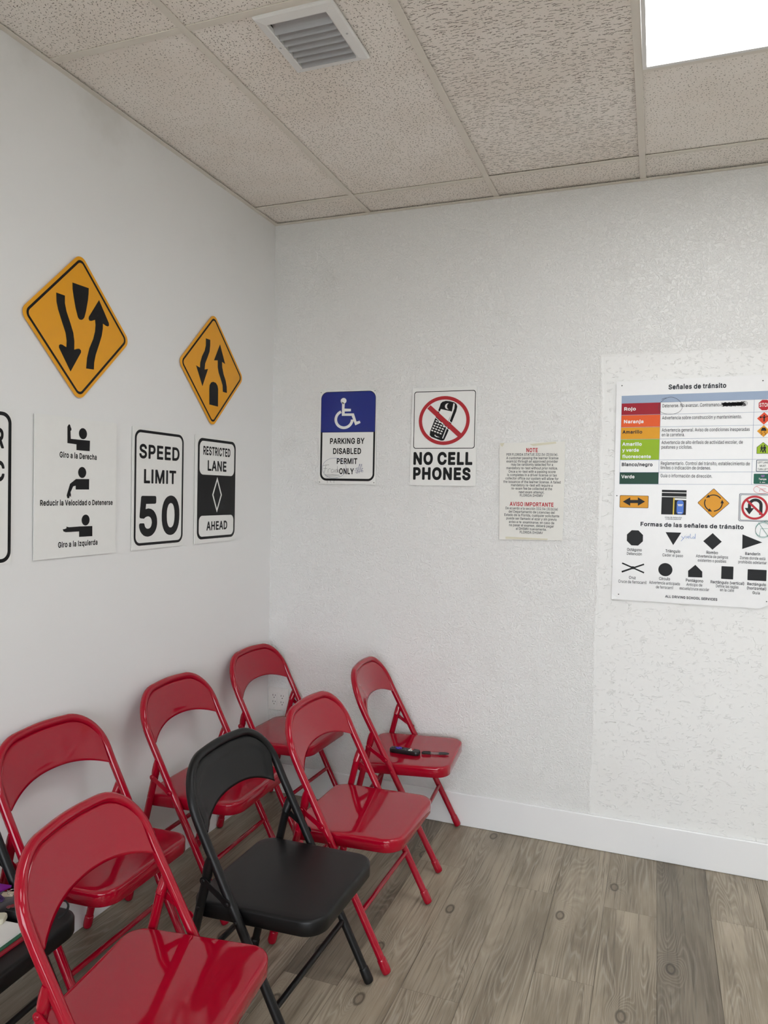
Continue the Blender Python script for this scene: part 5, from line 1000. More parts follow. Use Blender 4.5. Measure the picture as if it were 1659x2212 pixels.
POSTER_TEXT = [('Señales de tránsito', 1.8437, 2.0592, 1.9594, 0.02, 'k', 1), ('Rojo', 1.6728, 1.7189, 1.8759, 0.0143, 'w', 1), ('Naranja', 1.6731, 1.7503, 1.8228, 0.0143, 'w', 1), ('Amarillo', 1.6684, 1.7465, 1.7795, 0.0143, 'k', 1), ('Amarillo', 1.669, 1.7459, 1.7288, 0.0143, 'w', 1), ('y verde', 1.6696, 1.7355, 1.7039, 0.0143, 'w', 1), ('fluorescente', 1.67, 1.7832, 1.6771, 0.0143, 'w', 1), ('Blanco/negro', 1.6693, 1.7906, 1.6437, 0.0143, 'k', 1), ('Verde', 1.6687, 1.7212, 1.5928, 0.0143, 'w', 1), ('Detenerse. No avanzar. Contramano.', 1.8225, 2.0399, 1.8863, 0.0136, 'k', 0), ('Advertencia sobre construcción y mantenimiento.', 1.8224, 2.1192, 1.8367, 0.0137, 'k', 0), ('Advertencia general. Aviso de condiciones inesperadas', 1.8223, 2.1487, 1.7862, 0.0137, 'k', 0), ('en la carretera.', 1.8228, 1.9107, 1.7671, 0.0137, 'k', 0), ('Advertencia de alto énfasis de actividad escolar, de', 1.8226, 2.1257, 1.7356, 0.0137, 'k', 0), ('peatones y ciclistas.', 1.8231, 1.9405, 1.7165, 0.0137, 'k', 0), ('Reglamentario. Control del tránsito, establecimiento de', 1.8227, 2.1534, 1.6497, 0.0137, 'k', 0), ('límites o indicación de órdenes.', 1.8228, 2.0127, 1.6316, 0.0137, 'k', 0), ('Guía o información de dirección.', 1.823, 2.0176, 1.5986, 0.0137, 'k', 0), ('Línea de detención', 1.8445, 1.9091, 1.4316, 0.006, 'k', 0), ('y senda peatonal', 1.8477, 1.9056, 1.4246, 0.006, 'k', 0), ('Formas de las señales de tránsito', 1.7505, 2.1388, 1.3945, 0.0175, 'k', 1), ('Octágono', 1.7, 1.7583, 1.2885, 0.0123, 'k', 2), ('Detención', 1.6996, 1.7588, 1.2715, 0.0123, 'k', 0), ('Triángulo', 1.8504, 1.9071, 1.2894, 0.0121, 'k', 2), ('Ceder el paso', 1.8396, 1.918, 1.2723, 0.0121, 'k', 0), ('Rombo', 2.0055, 2.0481, 1.2908, 0.0119, 'k', 2), ('Advertencia de peligros', 1.967, 2.0861, 1.2744, 0.0119, 'k', 0), ('existentes o posibles', 1.9744, 2.0795, 1.2576, 0.0119, 'k', 0), ('Banderín', 2.1475, 2.2011, 1.2928, 0.0117, 'k', 2), ('Zonas donde está', 2.1287, 2.2193, 1.2755, 0.0117, 'k', 0), ('prohibido adelantar', 2.1235, 2.2249, 1.2589, 0.0117, 'k', 0), ('Cruz', 1.7109, 1.7373, 1.1712, 0.0123, 'k', 2), ('Cruce de ferrocarril', 1.6688, 1.7801, 1.153, 0.0124, 'k', 0), ('Círculo', 1.829, 1.8712, 1.1739, 0.0121, 'k', 2), ('Advertencia anticipada', 1.7908, 1.9094, 1.1559, 0.0122, 'k', 0), ('de ferrocarril', 1.8179, 1.8834, 1.1381, 0.0122, 'k', 0), ('Pentágono', 1.9319, 1.9968, 1.1732, 0.012, 'k', 2), ('Anticipo de', 1.9343, 1.9937, 1.1562, 0.012, 'k', 0), ('escuela/cruce escolar', 1.9088, 2.02, 1.1392, 0.012, 'k', 0), ('Rectángulo (vertical)', 2.0245, 2.1471, 1.1723, 0.0119, 'k', 2), ('Define las reglas', 2.0445, 2.1268, 1.1566, 0.0118, 'k', 0), ('en la calle', 2.0603, 2.1113, 1.1422, 0.0118, 'k', 0), ('Rectángulo', 2.158, 2.2248, 1.1725, 0.0117, 'k', 2), ('(horizontal)', 2.1575, 2.2259, 1.156, 0.0117, 'k', 2), ('Guía', 2.1779, 2.204, 1.1382, 0.0117, 'k', 0), ('ALL DRIVING SCHOOL SERVICES', 1.8548, 2.0514, 1.1021, 0.0105, 'k', 1)]
P_SHAPES = [[(1.8488, 1.3725), (1.9089, 1.3727), (1.8795, 1.3202)], [(2.0266, 1.3752), (2.061, 1.3418), (2.0275, 1.308), (1.9924, 1.3413)], [(2.1353, 1.3742), (2.2069, 1.3452), (2.1359, 1.3157)], [(1.9656, 1.2434), (1.9923, 1.217), (1.993, 1.1932), (1.9399, 1.1921), (1.9392, 1.218)], [(1.6829, 1.2388), (1.7711, 1.2026), (1.7689, 1.1971), (1.6803, 1.2333)], [(1.7678, 1.2383), (1.7702, 1.2327), (1.6821, 1.1955), (1.68, 1.2024)], [(1.6772, 1.4947), (1.7067, 1.5133), (1.707, 1.5023), (1.7371, 1.503), (1.7368, 1.514), (1.7657, 1.4967), (1.7378, 1.4785), (1.7375, 1.4899), (1.7073, 1.4892), (1.7076, 1.4778)]]

# ================================================================== signs on the walls
_glyph_cache = {}
def text_mesh(body, weight):
    """outlines of the characters as flat filled faces; weight thickens the strokes"""
    cu = bpy.data.curves.new('lettering', 'CURVE')
    cu.dimensions = '2D'
    cu.fill_mode = 'BOTH'
    x = 0.0
    for ch in body:
        parts = GLYPHS[weight + ch].split('|')
        for lp in parts[1:]:
            if not lp:
                continue
            q = [int(v) / 1000 for v in lp.split()]
            n = len(q) // 2
            sp = cu.splines.new('POLY')
            sp.points.add(n - 1)
            sp.points.foreach_set('co', [c for i in range(n) for c in (x + q[2 * i], q[2 * i + 1], 0.0, 1.0)])
            sp.use_cyclic_u = True
        x += int(parts[0]) / 1000
    ob = bpy.data.objects.new('lettering', cu)
    COL.objects.link(ob)
    dg = bpy.context.evaluated_depsgraph_get()
    dg.update()
    me = bpy.data.meshes.new_from_object(ob.evaluated_get(dg))
    V = [(v.co.x, v.co.y) for v in me.vertices]
    F = [tuple(p.vertices) for p in me.polygons]
    bpy.data.objects.remove(ob); bpy.data.curves.remove(cu); bpy.data.meshes.remove(me)
    return V, F
_cap = {}
def cap_height(weight):
    if weight not in _cap:
        V, F = text_mesh('H', weight)
        _cap[weight] = (min(v[1] for v in V), max(v[1] for v in V))
    return _cap[weight]

def rr(a0, a1, b0, b1, r, n=8):
    out = []
    for ca, cb, s in ((a1 - r, b1 - r, 0), (a0 + r, b1 - r, 90), (a0 + r, b0 + r, 180), (a1 - r, b0 + r, 270)):
        for i in range(n + 1):
            t = math.radians(s + 90 * i / n)
            out.append((ca + r * math.cos(t), cb + r * math.sin(t)))
    return out
def dia(c, half, r, n=8):
    """rounded square standing on a corner; half = half the side"""
    q = rr(-half, half, -half, half, r, n)
    k = math.sqrt(0.5)
    return [(c[0] + (x - y) * k, c[1] + (x + y) * k) for x, y in q]
def ell(c, ra, rb, n=32, a0=0, a1=360):
    full = abs(a1 - a0) >= 360
    m = n if full else n + 1
    return [(c[0] + ra * math.cos(math.radians(a0 + (a1 - a0) * i / n)), c[1] + rb * math.sin(math.radians(a0 + (a1 - a0) * i / n))) for i in range(m)]
def ribbon(pts, wd, closed=False):
    P = [Vector((p[0], p[1])) for p in pts]
    n = len(P); L = []; R = []
    for i in range(n):
        a = P[(i - 1) % n] if (closed or i) else P[0]
        b = P[(i + 1) % n] if (closed or i < n - 1) else P[-1]
        d = (b - a)
        d = d.normalized() if d.length > 1e-9 else Vector((1, 0))
        nn = Vector((-d.y, d.x)) * wd / 2
        L.append(P[i] + nn); R.append(P[i] - nn)
    V = [tuple(v) for v in L] + [tuple(v) for v in R]
    F = []
    for i in range(n if closed else n - 1):
        j = (i + 1) % n
        F.append((i, j, n + j, n + i))
    return V, F

class Sign:
    def __init__(s, wall, org, name, label, cat, mat, outline, thick=0.003, group=None, gap=0.0012, part='plate'):
        s.wall = wall; s.org = org; s.t0 = gap + thick
        loc = (0.0, org[0], org[1]) if wall == 'left' else (org[0], 0.0, org[1])
        s.o = empty(name, loc, label, cat, group)
        n = len(outline)
        V = [s.P(a, b, gap) for a, b in outline] + [s.P(a, b, s.t0) for a, b in outline]
        F = [tuple(range(n)), tuple(range(2 * n - 1, n - 1, -1))] + [(i, (i + 1) % n, n + (i + 1) % n, n + i) for i in range(n)]
        bm = bmesh.new()
        vs = [bm.verts.new(v) for v in V]
        for f in F:
            bm.faces.new([vs[i] for i in f])
        s.plate = bm_obj(part, bm, mat, s.o)
    def P(s, a, b, d):
        a -= s.org[0]; b -= s.org[1]
        return (d, a, b) if s.wall == 'left' else (a, -d, b)
    def flat(s, name, V, F, mat, lay=1, parent=None):
        d = s.t0 + 0.00035 * lay
        V3 = [s.P(v[0], v[1], d) for v in V]
        o = mesh_obj(name, V3, F, mat, parent or s.o)
        me = o.data
        # face the room
        nrm = Vector((1, 0, 0)) if s.wall == 'left' else Vector((0, -1, 0))
        flip = [p.index for p in me.polygons if p.normal.dot(nrm) < 0]
        if len(flip) == len(me.polygons):
            me.flip_normals()
        return o
    def poly(s, name, pts, mat, lay=1, parent=None):
        return s.flat(name, pts, [tuple(range(len(pts)))], mat, lay, parent)
    def ring(s, name, outer, inner, mat, lay=1, parent=None):
        n = len(outer)
        return s.flat(name, outer + inner, [(i, (i + 1) % n, n + (i + 1) % n, n + i) for i in range(n)], mat, lay, parent)
    def line(s, name, pts, wd, mat, lay=1, closed=False, parent=None):
        V, F = ribbon(pts, wd, closed)
        return s.flat(name, V, F, mat, lay, parent)
    def many(s, name, plist, mat, lay=1, parent=None):
        V = []; F = []
        for q in plist:
            if isinstance(q, tuple) and len(q) == 2 and isinstance(q[0], list) and isinstance(q[1], list):
                b = len(V); V += q[0]; F += [tuple(b + i for i in f) for f in q[1]]
            else:
                b = len(V); V += list(q); F.append(tuple(range(b, len(V))))
        return s.flat(name, V, F, mat, lay, parent)
    def text(s, body, a0, a1, base, cap, mat, weight='R', lay=1, parent=None, name='lettering'):
        V, F = text_mesh(body, weight)
        c0, c1 = cap_height(weight)
        x0 = min(v[0] for v in V); x1 = max(v[0] for v in V)
        k = cap / (c1 - c0); kx = (a1 - a0) / (x1 - x0)
        V = [(a0 + (x - x0) * kx, base + (y - c0) * k) for x, y in V]
        return s.flat(name, V, F, mat, lay, parent)
    def pins(s, pts, r=0.0022, mat=None):
        for a, b in pts:
            disc('pin', s.P(a, b, s.t0), (1, 0, 0) if s.wall == 'left' else (0, -1, 0), r, 0.0012, mat or M_PIN, s.o, 10)
M_PIN = simple('grey_nail_head', (70, 68, 66), 0.4, metal=0.4)
M_RSIGN = simple('sign_red', (176, 16, 32), 0.35)
M_BLUE = simple('sign_blue', (8, 36, 130), 0.2)
M_PEN = simple('blue_ballpoint_ink', (40, 52, 120), 0.5)
M_MARK = simple('black_marker_ink', (30, 30, 34), 0.5)
WS = 'white rectangular signs on the walls'

# two diamond warning signs ------------------------------------------------
def diamond(c, half, parts, label):
    s = Sign('left', c, 'warning_sign', label, 'road sign', M_YEL, dia(c, half, 0.030), 0.003, 'yellow diamond warning signs', 0.004)
    s.ring('border', dia(c, half - 0.0105, 0.022), dia(c, half - 0.0185, 0.0155), M_INK)
    for nm, q in zip(('divider_symbol', 'down_arrow', 'up_arrow'), parts):
        s.poly(nm, q, M_INK)
diamond((-1.312, 2.038), 0.1728, D1, 'larger looking yellow diamond road sign on the left wall, nearer the viewer, divider at top')
diamond((-0.535, 2.024), 0.1728, [D2[2], D2[0], D2[1]], 'yellow diamond road sign on the left wall nearer the corner, rounded divider at bottom')

# SLOWER TRAFFIC KEEP RIGHT, cut by the left edge ---------------------------
s = Sign('left', (-1.731, 1.50), 'regulatory_sign', 'white sign cut off by the left edge, ending in the letters R and C', 'road sign', M_SIGNW, rr(-1.883, -1.5785, 1.277, 1.731, 0.012), group=WS)
s.ring('border', rr(-1.880, -1.5815, 1.2815, 1.7265, 0.032), rr(-1.869, -1.5925, 1.2925, 1.7155, 0.023), M_INK)
s.text('SLOWER', -1.854, -1.608, 1.6186, 0.0597, M_INK, 'B')
s.text('TRAFFIC', -1.856, -1.6053, 1.522, 0.0600, M_INK, 'B')
s.text('KEEP', -1.815, -1.647, 1.426, 0.0600, M_INK, 'B')
s.text('RIGHT', -1.829, -1.633, 1.330, 0.0600, M_INK, 'B')

# hand signals board ------------------------------------------------------------
s = Sign('left', (-1.3145, 1.507), 'hand_signal_board', 'white board with three black hand signal figures and Spanish captions', 'sign', M_SIGNW, [(-1.497, 1.279), (-1.132, 1.279), (-1.132, 1.7385), (-1.497, 1.7355)], 0.003, WS, 0.004)
for q, hd, tx in zip(BOARD_POLY, BOARD_HEAD, BOARD_TEXT):
    s.many('signal_figure', [q, ell(hd, 0.0185, 0.0185, 24)], M_INK)
    s.text(*tx, M_INK, 'B')

# speed limit -----------------------------------------------------------------
s = Sign('left', (-0.890, 1.508), 'regulatory_sign', 'white speed limit 50 sign on the left wall', 'road sign', M_SIGNW, [(-1.0445, 1.279), (-0.7355, 1.281), (-0.7355, 1.7385), (-1.0445, 1.7375)], 0.003, WS, 0.003)
s.ring('border', rr(-1.0345, -0.7375, 1.2950, 1.7282, 0.033), rr(-1.0245, -0.7475, 1.3050, 1.7182, 0.024), M_INK)
s.text('SPEED', -1.0085, -0.7645, 1.6222, 0.0535, M_INK, 'B')
s.text('LIMIT', -0.9805, -0.785, 1.529, 0.0535, M_INK, 'B')
s.text('50', -1.0056, -0.7603, 1.3288, 0.153, M_INK, 'B')

# restricted lane ---------------------------------------------------------------
s = Sign('left', (-0.499, 1.511), 'regulatory_sign', 'restricted lane ahead sign, white and black with an outlined diamond', 'road sign', M_SIGNW, [(-0.655, 1.281), (-0.3435, 1.282), (-0.3435, 1.7405), (-0.655, 1.7395)], 0.003, WS, 0.003)
s.poly('dark_field', rr(-0.6391, -0.3464, 1.2985, 1.7280, 0.032), M_INK)
s.poly('upper_panel', rr(-0.6265, -0.3585, 1.5735, 1.7165, 0.026), M_SIGNW, 2)
s.poly('lower_panel', rr(-0.6265, -0.3585, 1.3095, 1.3985, 0.024), M_SIGNW, 2)
s.text('RESTRICTED', -0.6011, -0.3921, 1.6577, 0.0375, M_INK, 'B', 3)
s.text('LANE', -0.5673, -0.4222, 1.5910, 0.0452, M_INK, 'B', 3)
s.text('AHEAD', -0.5705, -0.4091, 1.3345, 0.0387, M_INK, 'B', 3)
c = (-0.4926, 1.4882)
s.ring('diamond_symbol', [(c[0], c[1] + .078), (c[0] - .0375, c[1]), (c[0], c[1] - .078), (c[0] + .0375, c[1])], [(c[0], c[1] + .060), (c[0] - .0285, c[1]), (c[0], c[1] - .060), (c[0] + .0285, c[1])], M_SIGNW, 2)

# disabled parking ---------------------------------------------------------------
s = Sign('back', (0.4125, 1.775), 'parking_sign', 'blue and white disabled parking sign with wheelchair symbol, on the back wall', 'sign', M_SIGNW, [(0.2635, 1.550), (0.5625, 1.550), (0.5555, 1.9985), (0.2615, 2.0005)], 0.003, WS, 0.003)
s.poly('border', rr(0.2702, 0.5545, 1.5655, 1.9945, 0.034), M_INK)
q = rr(0.2722, 0.5525, 1.80, 1.9920, 0.033)
q = [p for p in q if p[1] > 1.85] + [(0.2722, 1.8003), (0.5525, 1.8003)]
s.poly('blue_field', q, M_BLUE, 2)
q = rr(0.2800, 0.5455, 1.5765, 1.80, 0.024)
q = [(0.5455, 1.7985), (0.2800, 1.7985)] + [p for p in q if p[1] < 1.65]
s.poly('white_field', q, M_SIGNW, 2)
s.text('PARKING BY', 0.3213, 0.5007, 1.7430, 0.0281, M_INK, 'B', 3)
s.text('DISABLED', 0.3383, 0.4845, 1.6943, 0.0286, M_INK, 'B', 3)
s.text('PERMIT', 0.3588, 0.4658, 1.6465, 0.0280, M_INK, 'B', 3)
s.text('ONLY', 0.3727, 0.4489, 1.5977, 0.0286, M_INK, 'B', 3)
k = 0.000582
def Z(x, y):     # symbol drawn on its own grid
    return (0.3928 + (x - 350) * k, 1.8606 - (y - 358) * k * 0.925)
body = [(330, 198), (354, 222), (352, 262), (410, 265), (410, 287), (354, 288), (355, 305), (437, 306), (462, 380), (490, 372), (498, 392), (452, 412), (418, 328), (330, 326)]
wheel = []
ro, ri = 86, 62
A0, A1 = 112, 358
for i in range(33):
    a = math.radians(A0 + (A1 - A0) * i / 32)
    wheel.append((350 + ro * math.cos(a), 358 - ro * math.sin(a)))
for i in range(33):
    a = math.radians(A1 + (A0 - A1) * i / 32)
    wheel.append((350 + ri * math.cos(a), 358 - ri * math.sin(a)))
nw = len(wheel)
wf = [(i, i + 1, nw - 2 - i, nw - 1 - i) for i in range(32)]
s.many('wheelchair_symbol', [[Z(*p) for p in body], [Z(343 + 26 * math.cos(t * math.pi / 12), 193 - 26 * math.sin(t * math.pi / 12)) for t in range(24)], ([Z(*p) for p in wheel], wf)], M_SIGNW, 3)
def HW(x, y):    # handwriting grid on the lower half
    return (0.3930 + (x - 343) * 0.0005845, 1.5977 - (y - 848) * 0.000542)
s.line('pen_circle', [HW(262 + 108 * math.cos(t * math.pi / 20), 795 + 90 * math.sin(t * math.pi / 20)) for t in range(40)], 0.0011, M_PEN, 4, True)
strokes = [
    [(160, 775), (185, 768), (215, 765)], [(188, 770), (182, 800), (172, 838)], [(165, 800), (200, 798)],
    [(205, 835), (208, 808), (218, 800), (230, 803)],
    [(258, 808), (245, 803), (235, 815), (236, 832), (248, 835), (258, 815), (258, 835)],
    [(268, 806), (266, 818), (268, 834)],
    [(290, 810), (278, 808), (272, 822), (278, 834), (288, 828), (292, 775)], [(291, 800), (292, 835)],
    [(296, 825), (308, 818), (303, 808), (294, 815), (295, 830), (306, 834)],
    [(175, 855), (240, 851), (312, 856)], [(180, 865), (250, 860), (315, 866)], [(185, 878), (240, 872), (300, 880)],
    [(200, 908), (208, 912), (199, 916), (208, 922), (199, 926)], [(228, 908), (236, 913), (227, 917), (236, 922)], [(240, 923), (242, 925)], [(258, 906), (266, 910), (259, 916), (264, 920), (260, 926)]]
s.many('handwriting', [ribbon([HW(*p) for p in q], 0.0012) for q in strokes], M_MARK, 4)
hs = [[(452, 800), (480, 792), (520, 795)], [(445, 815), (490, 808), (515, 812)], [(452, 828), (512, 822)], [(490, 755), (478, 800), (466, 842)], [(505, 760), (494, 805), (486, 840)], [(470, 790), (455, 800), (470, 812), (485, 825), (470, 838), (456, 832)], [(518, 795), (505, 808), (505, 826), (518, 828), (522, 816), (508, 814)], [(484, 762), (490, 757), (489, 780)], [(498, 764), (508, 758), (512, 766), (498, 780), (514, 780)]]
s.many('handwriting', [ribbon([HW(*p) for p in q], 0.0013) for q in hs], M_PEN, 4)
s.pins([(0.2690, 1.9925), (0.5495, 1.9930), (0.2690, 1.5585), (0.5525, 1.5590)])

# no cell phones ------------------------------------------------------------------
s = Sign('back', (0.888, 1.775), 'prohibition_sign', 'white no cell phones sign with a crossed out phone', 'sign', M_SIGNW, [(0.7305, 1.550), (1.0445, 1.550), (1.0405, 2.0000), (0.7365, 1.9975)], 0.003, WS, 0.003)
s.ring('border', rr(0.7453, 1.0362, 1.7193, 1.9822, 0.012), rr(0.7485, 1.0330, 1.7225, 1.9790, 0.010), M_INK)
k2 = 0.000529
def C(x, y):
    return (0.8915 + (x - 1247) * k2, 1.8473 - (y - 368) * k2 * 0.965)
s.poly('phone_symbol', [C(*p) for p in ((1205, 240), (1212, 215), (1228, 200), (1258, 193), (1295, 197), (1332, 208), (1352, 222), (1361, 245), (1352, 290), (1275, 490), (1252, 540), (1242, 547), (1222, 547), (1135, 513), (1119, 497), (1122, 465))], M_INK, 1)
s.poly('phone_screen', [C(*p) for p in ((1215, 265), (1318, 290), (1282, 375), (1183, 343))], M_SIGNW, 2)
s.poly('phone_highlight', [C(*p) for p in ((1326, 215), (1338, 222), (1335, 262), (1262, 470), (1240, 530), (1232, 526), (1290, 370), (1312, 300))], M_SIGNW, 2)
cr = [C(1278 + 27 * math.cos(t * math.pi / 10), 242 + 27 * math.sin(t * math.pi / 10)) for t in range(5, 16)] + [C(1285 + 16 * math.cos(t * math.pi / 10), 242 + 25 * math.sin(t * math.pi / 10)) for t in range(15, 4, -1)]
s.poly('earpiece_symbol', cr, M_SIGNW, 2)
keys = []
for i in range(4):
    for j in range(5):
        x, y = 1180 + i * 25 - j * 9.5, 372 + i * 9.5 + j * 21
        keys.append([C(x + 10 * math.cos(t), y + 7 * math.sin(t) + 3 * math.cos(t)) for t in [q * math.pi / 6 for q in range(12)]])
s.many('keypad_symbol', keys, M_SIGNW, 2)
s.poly('mouthpiece_symbol', [C(*p) for p in ((1168, 490), (1162, 502), (1180, 515), (1212, 518), (1185, 508), (1172, 500))], M_SIGNW, 2)
s.ring('red_ring', ell((0.8907, 1.8473), 0.1205, 0.1115, 56), ell((0.8907, 1.8473), 0.1045, 0.0955, 56), M_RSIGN, 4)
s.poly('red_slash', [C(*p) for p in ((1092, 258), (1122, 228), (1410, 492), (1380, 522))], M_RSIGN, 3)
s.line('slash_outline', [C(*p) for p in ((1086, 264), (1374, 528))], 0.003, M_SIGNW, 3)
s.line('slash_outline', [C(*p) for p in ((1128, 222), (1416, 486))], 0.003, M_SIGNW, 3)
s.text('NO CELL', 0.7475, 1.0273, 1.6445, 0.0592, M_INK, 'K')
s.text('PHONES', 0.7475, 1.0202, 1.5757, 0.0580, M_INK, 'K')

# paper notice -------------------------------------------------------------------
M_PAPER = simple('off_white_paper', (233, 232, 226), 0.6, 0.3)
M_TAPE = simple('yellowed_tape', (216, 211, 188), 0.35)
M_NOTE = simple('notice_print', (48, 52, 58), 0.6)
M_NRED = simple('notice_red_print', (184, 24, 40), 0.6)
s = Sign('back', (1.293, 1.532), 'paper_notice', 'white paper notice with red headings taped to the back wall', 'notice', M_PAPER, [(1.157, 1.3145), (1.295, 1.3175), (1.4330, 1.3215), (1.4345, 1.45), (1.4350, 1.60), (1.4335, 1.7490), (1.32, 1.7470), (1.1490, 1.7430), (1.1530, 1.55)], 0.0012, WS, 0.004, part='sheet')
for q in NOTE_TEXT:
    b, a0, a1, z, cp, k_ = q
    if k_:
        s.text(b, a0, a1, z, cp, M_NRED, 'B')
    else:
        s.text(b, a0, a1, z, 0.0112, M_NOTE, 'S')
for q in NOTE_TAPE:
    s.poly('tape_strip', q, M_TAPE, 1)

# traffic sign poster ---------------------------------------------------------------
M_POST = simple('poster_face', (238, 238, 238), 0.28)
M_PK = simple('poster_print_dark', (30, 33, 42), 0.5, 0.2)
PX1 = 2.238
s = Sign('back', (1.94, 1.54), 'traffic_poster', 'large white Spanish traffic sign poster at the right edge of the back wall', 'poster', M_POST,
         [(1.6435, 1.0815), (2.205, 1.0815), (PX1, 1.100), (PX1, 1.975), (2.200, 2.0065), (1.90, 2.002), (1.6390, 1.9965), (1.642, 1.55)], 0.002, WS, 0.004, part='sheet')
CO = {'k': M_PK, 'w': M_SIGNW}
for (b, a0, a1, z, cp, ck, wt) in POSTER_TEXT:
    s.text(b, a0, a1, z, cp, CO[ck], 'RBS'[wt], 3)
M_GB = simple('poster_grey_blue', (148, 166, 192), 0.35)
s.poly('header_band', [(1.6615, 1.9065), (PX1 - 0.012, 1.9105), (PX1 - 0.012, 1.9430), (1.6612, 1.9380)], M_GB)
rowz = [1.9065, 1.857, 1.806, 1.7555, 1.6692, 1.6177, 1.5682]
rowr = [1.9100, 1.860, 1.8083, 1.7593, 1.6735, 1.6232, 1.5735]
for nm, cl, i in (('red_cell', (160, 12, 36), 0), ('orange_cell', (232, 92, 28), 1), ('amber_cell', (228, 160, 16), 2), ('green_cell', (150, 186, 12), 3), ('dark_green_cell', (14, 66, 48), 5)):
    zl = lambda r, x: rowz[r] + (rowr[r] - rowz[r]) * (x - 1.6625) / 0.4995
    s.poly(nm, [(1.6625, rowz[i] - 0.0008), (1.8150, zl(i, 1.815) - 0.0008), (1.8150, zl(i + 1, 1.815) + 0.0008), (1.6625, rowz[i + 1] + 0.0008)], simple('poster_' + nm, cl, 0.35, 0.2), 2)
ln = []
for i in range(7):
    ln.append(ribbon([(1.6615, rowz[i]), (2.1617, rowr[i]), (PX1 - 0.012, rowr[i] + 0.0008)], 0.0012))
for x in (1.6620, 1.8154, 2.1617, PX1 - 0.012):
    f = (x - 1.6625) / 0.4995
    ln.append(ribbon([(x, rowz[0] + (rowr[0] - rowz[0]) * f), (x, rowz[6] + (rowr[6] - rowz[6]) * f)], 0.0012))
s.many('table_lines', ln, simple('poster_line_blue', (138, 150, 178), 0.4), 2)
# small sign pictures in the last column
M_PR = simple('poster_stop_red', (190, 24, 40), 0.35, 0.2); M_PO = simple('poster_orange_red', (226, 74, 34), 0.35, 0.2)
M_PY = simple('poster_amber', (226, 156, 26), 0.35, 0.2); M_PG = simple('poster_lime', (158, 190, 30), 0.35, 0.2)
M_PD = simple('poster_guide_green', (10, 92, 74), 0.35, 0.2); M_PW = M_SIGNW
def octo(c, r):
    return [(c[0] + r * math.cos(math.radians(22.5 + 45 * i)), c[1] + r * math.sin(math.radians(22.5 + 45 * i))) for i in range(8)]
s.poly('stop_octagon', octo((2.1985, 1.8875), 0.0222), M_PR, 2)
s.text('STOP', 2.1805, 2.2165, 1.8805, 0.0150, M_PW, 'S', 3)
def small_dia(c, h, m):
    return s.many('small_diamond', [[(c[0] - h, c[1]), (c[0], c[1] - h), (c[0] + h, c[1]), (c[0], c[1] + h)]], m, 2)
small_dia((2.1985, 1.8349), 0.0245, M_PO)
s.many('flagger_symbol', [ell((2.1990, 1.8455), 0.0028, 0.0032, 10), [(2.1955, 1.842), (2.2025, 1.842), (2.2010, 1.832), (2.2020, 1.822), (2.1995, 1.822), (2.1990, 1.830), (2.1985, 1.822), (2.1960, 1.822), (2.1968, 1.832)], [(2.186, 1.8415), (2.2025, 1.8415), (2.213, 1.844), (2.213, 1.842), (2.2025, 1.8385), (2.186, 1.8390)], [(2.1835, 1.836), (2.1885, 1.836), (2.1885, 1.8425), (2.1835, 1.8425)]], M_INK, 3)
small_dia((2.1985, 1.7850), 0.0235, M_PY)
s.many('skid_symbol', [[(2.191, 1.7935), (2.193, 1.7985), (2.204, 1.7985), (2.206, 1.7935), (2.208, 1.790), (2.208, 1.786), (2.189, 1.786), (2.189, 1.790)], ribbon([(2.192, 1.785), (2.188, 1.780), (2.194, 1.776), (2.190, 1.769)], 0.0018), ribbon([(2.204, 1.785), (2.200, 1.780), (2.207, 1.776), (2.203, 1.769)], 0.0018)], M_INK, 3)
pen = [(2.1760, 1.6955), (2.2210, 1.6960), (2.2210, 1.7220), (2.1985, 1.7415), (2.1760, 1.7215)]
s.poly('school_pentagon', pen, M_INK, 2)
s.poly('school_pentagon', [(2.1985 + (x - 2.1985) * 0.93, 1.715 + (y - 1.715) * 0.93) for x, y in pen], M_PG, 3)
wk = []
for cx, sc in ((2.1935, 0.9), (2.2035, 1.08)):
    wk += [ell((cx, 1.7160 + 0.011 * sc), 0.0026 * sc, 0.0030 * sc, 10), [(cx - .0035 * sc, 1.7160 + .0075 * sc), (cx + .0035 * sc, 1.7160 + .0075 * sc), (cx + .0060 * sc, 1.7160 - .001 * sc), (cx + .0030 * sc, 1.7160), (cx + .0055 * sc, 1.7160 - .0155 * sc), (cx + .0025 * sc, 1.7160 - .0155 * sc), (cx, 1.7160 - .006 * sc), (cx - .0035 * sc, 1.7160 - .0155 * sc), (cx - .0060 * sc, 1.7160 - .0150 * sc), (cx - .0025 * sc, 1.7160), (cx - .0055 * sc, 1.7160 - .001 * sc)]]
s.many('walker_symbol', wk, M_INK, 4)
s.poly('lane_sign', rr(2.1762, 2.2235, 1.6250, 1.6715, 0.003, 3), simple('poster_teal_edge', (30, 62, 80), 0.4), 2)
s.poly('lane_sign', rr(2.1785, 2.2212, 1.6273, 1.6692, 0.002, 3), M_PW, 3)
for b, z in (('LEFT LANE', 1.6575), ('MUST', 1.6440), ('TURN LEFT', 1.6305)):
    wd = 0.0185 if b != 'MUST' else 0.0110
    s.text(b, 2.1998 - wd, 2.1998 + wd, z, 0.0075, M_INK, 'S', 4)
s.poly('guide_sign', rr(2.1688, 2.2260, 1.5765, 1.6167, 0.003, 3), M_PD, 2)
s.text('Tampa', 2.1865, 2.2135, 1.5915, 0.0080, M_PW, 'S', 3)
s.many('route_shield', [[(2.1945, 1.6115), (2.2075, 1.6115), (2.2075, 1.606), (2.2010, 1.6025), (2.1945, 1.606)]], simple('poster_shield', (120, 90, 150), 0.4), 3)
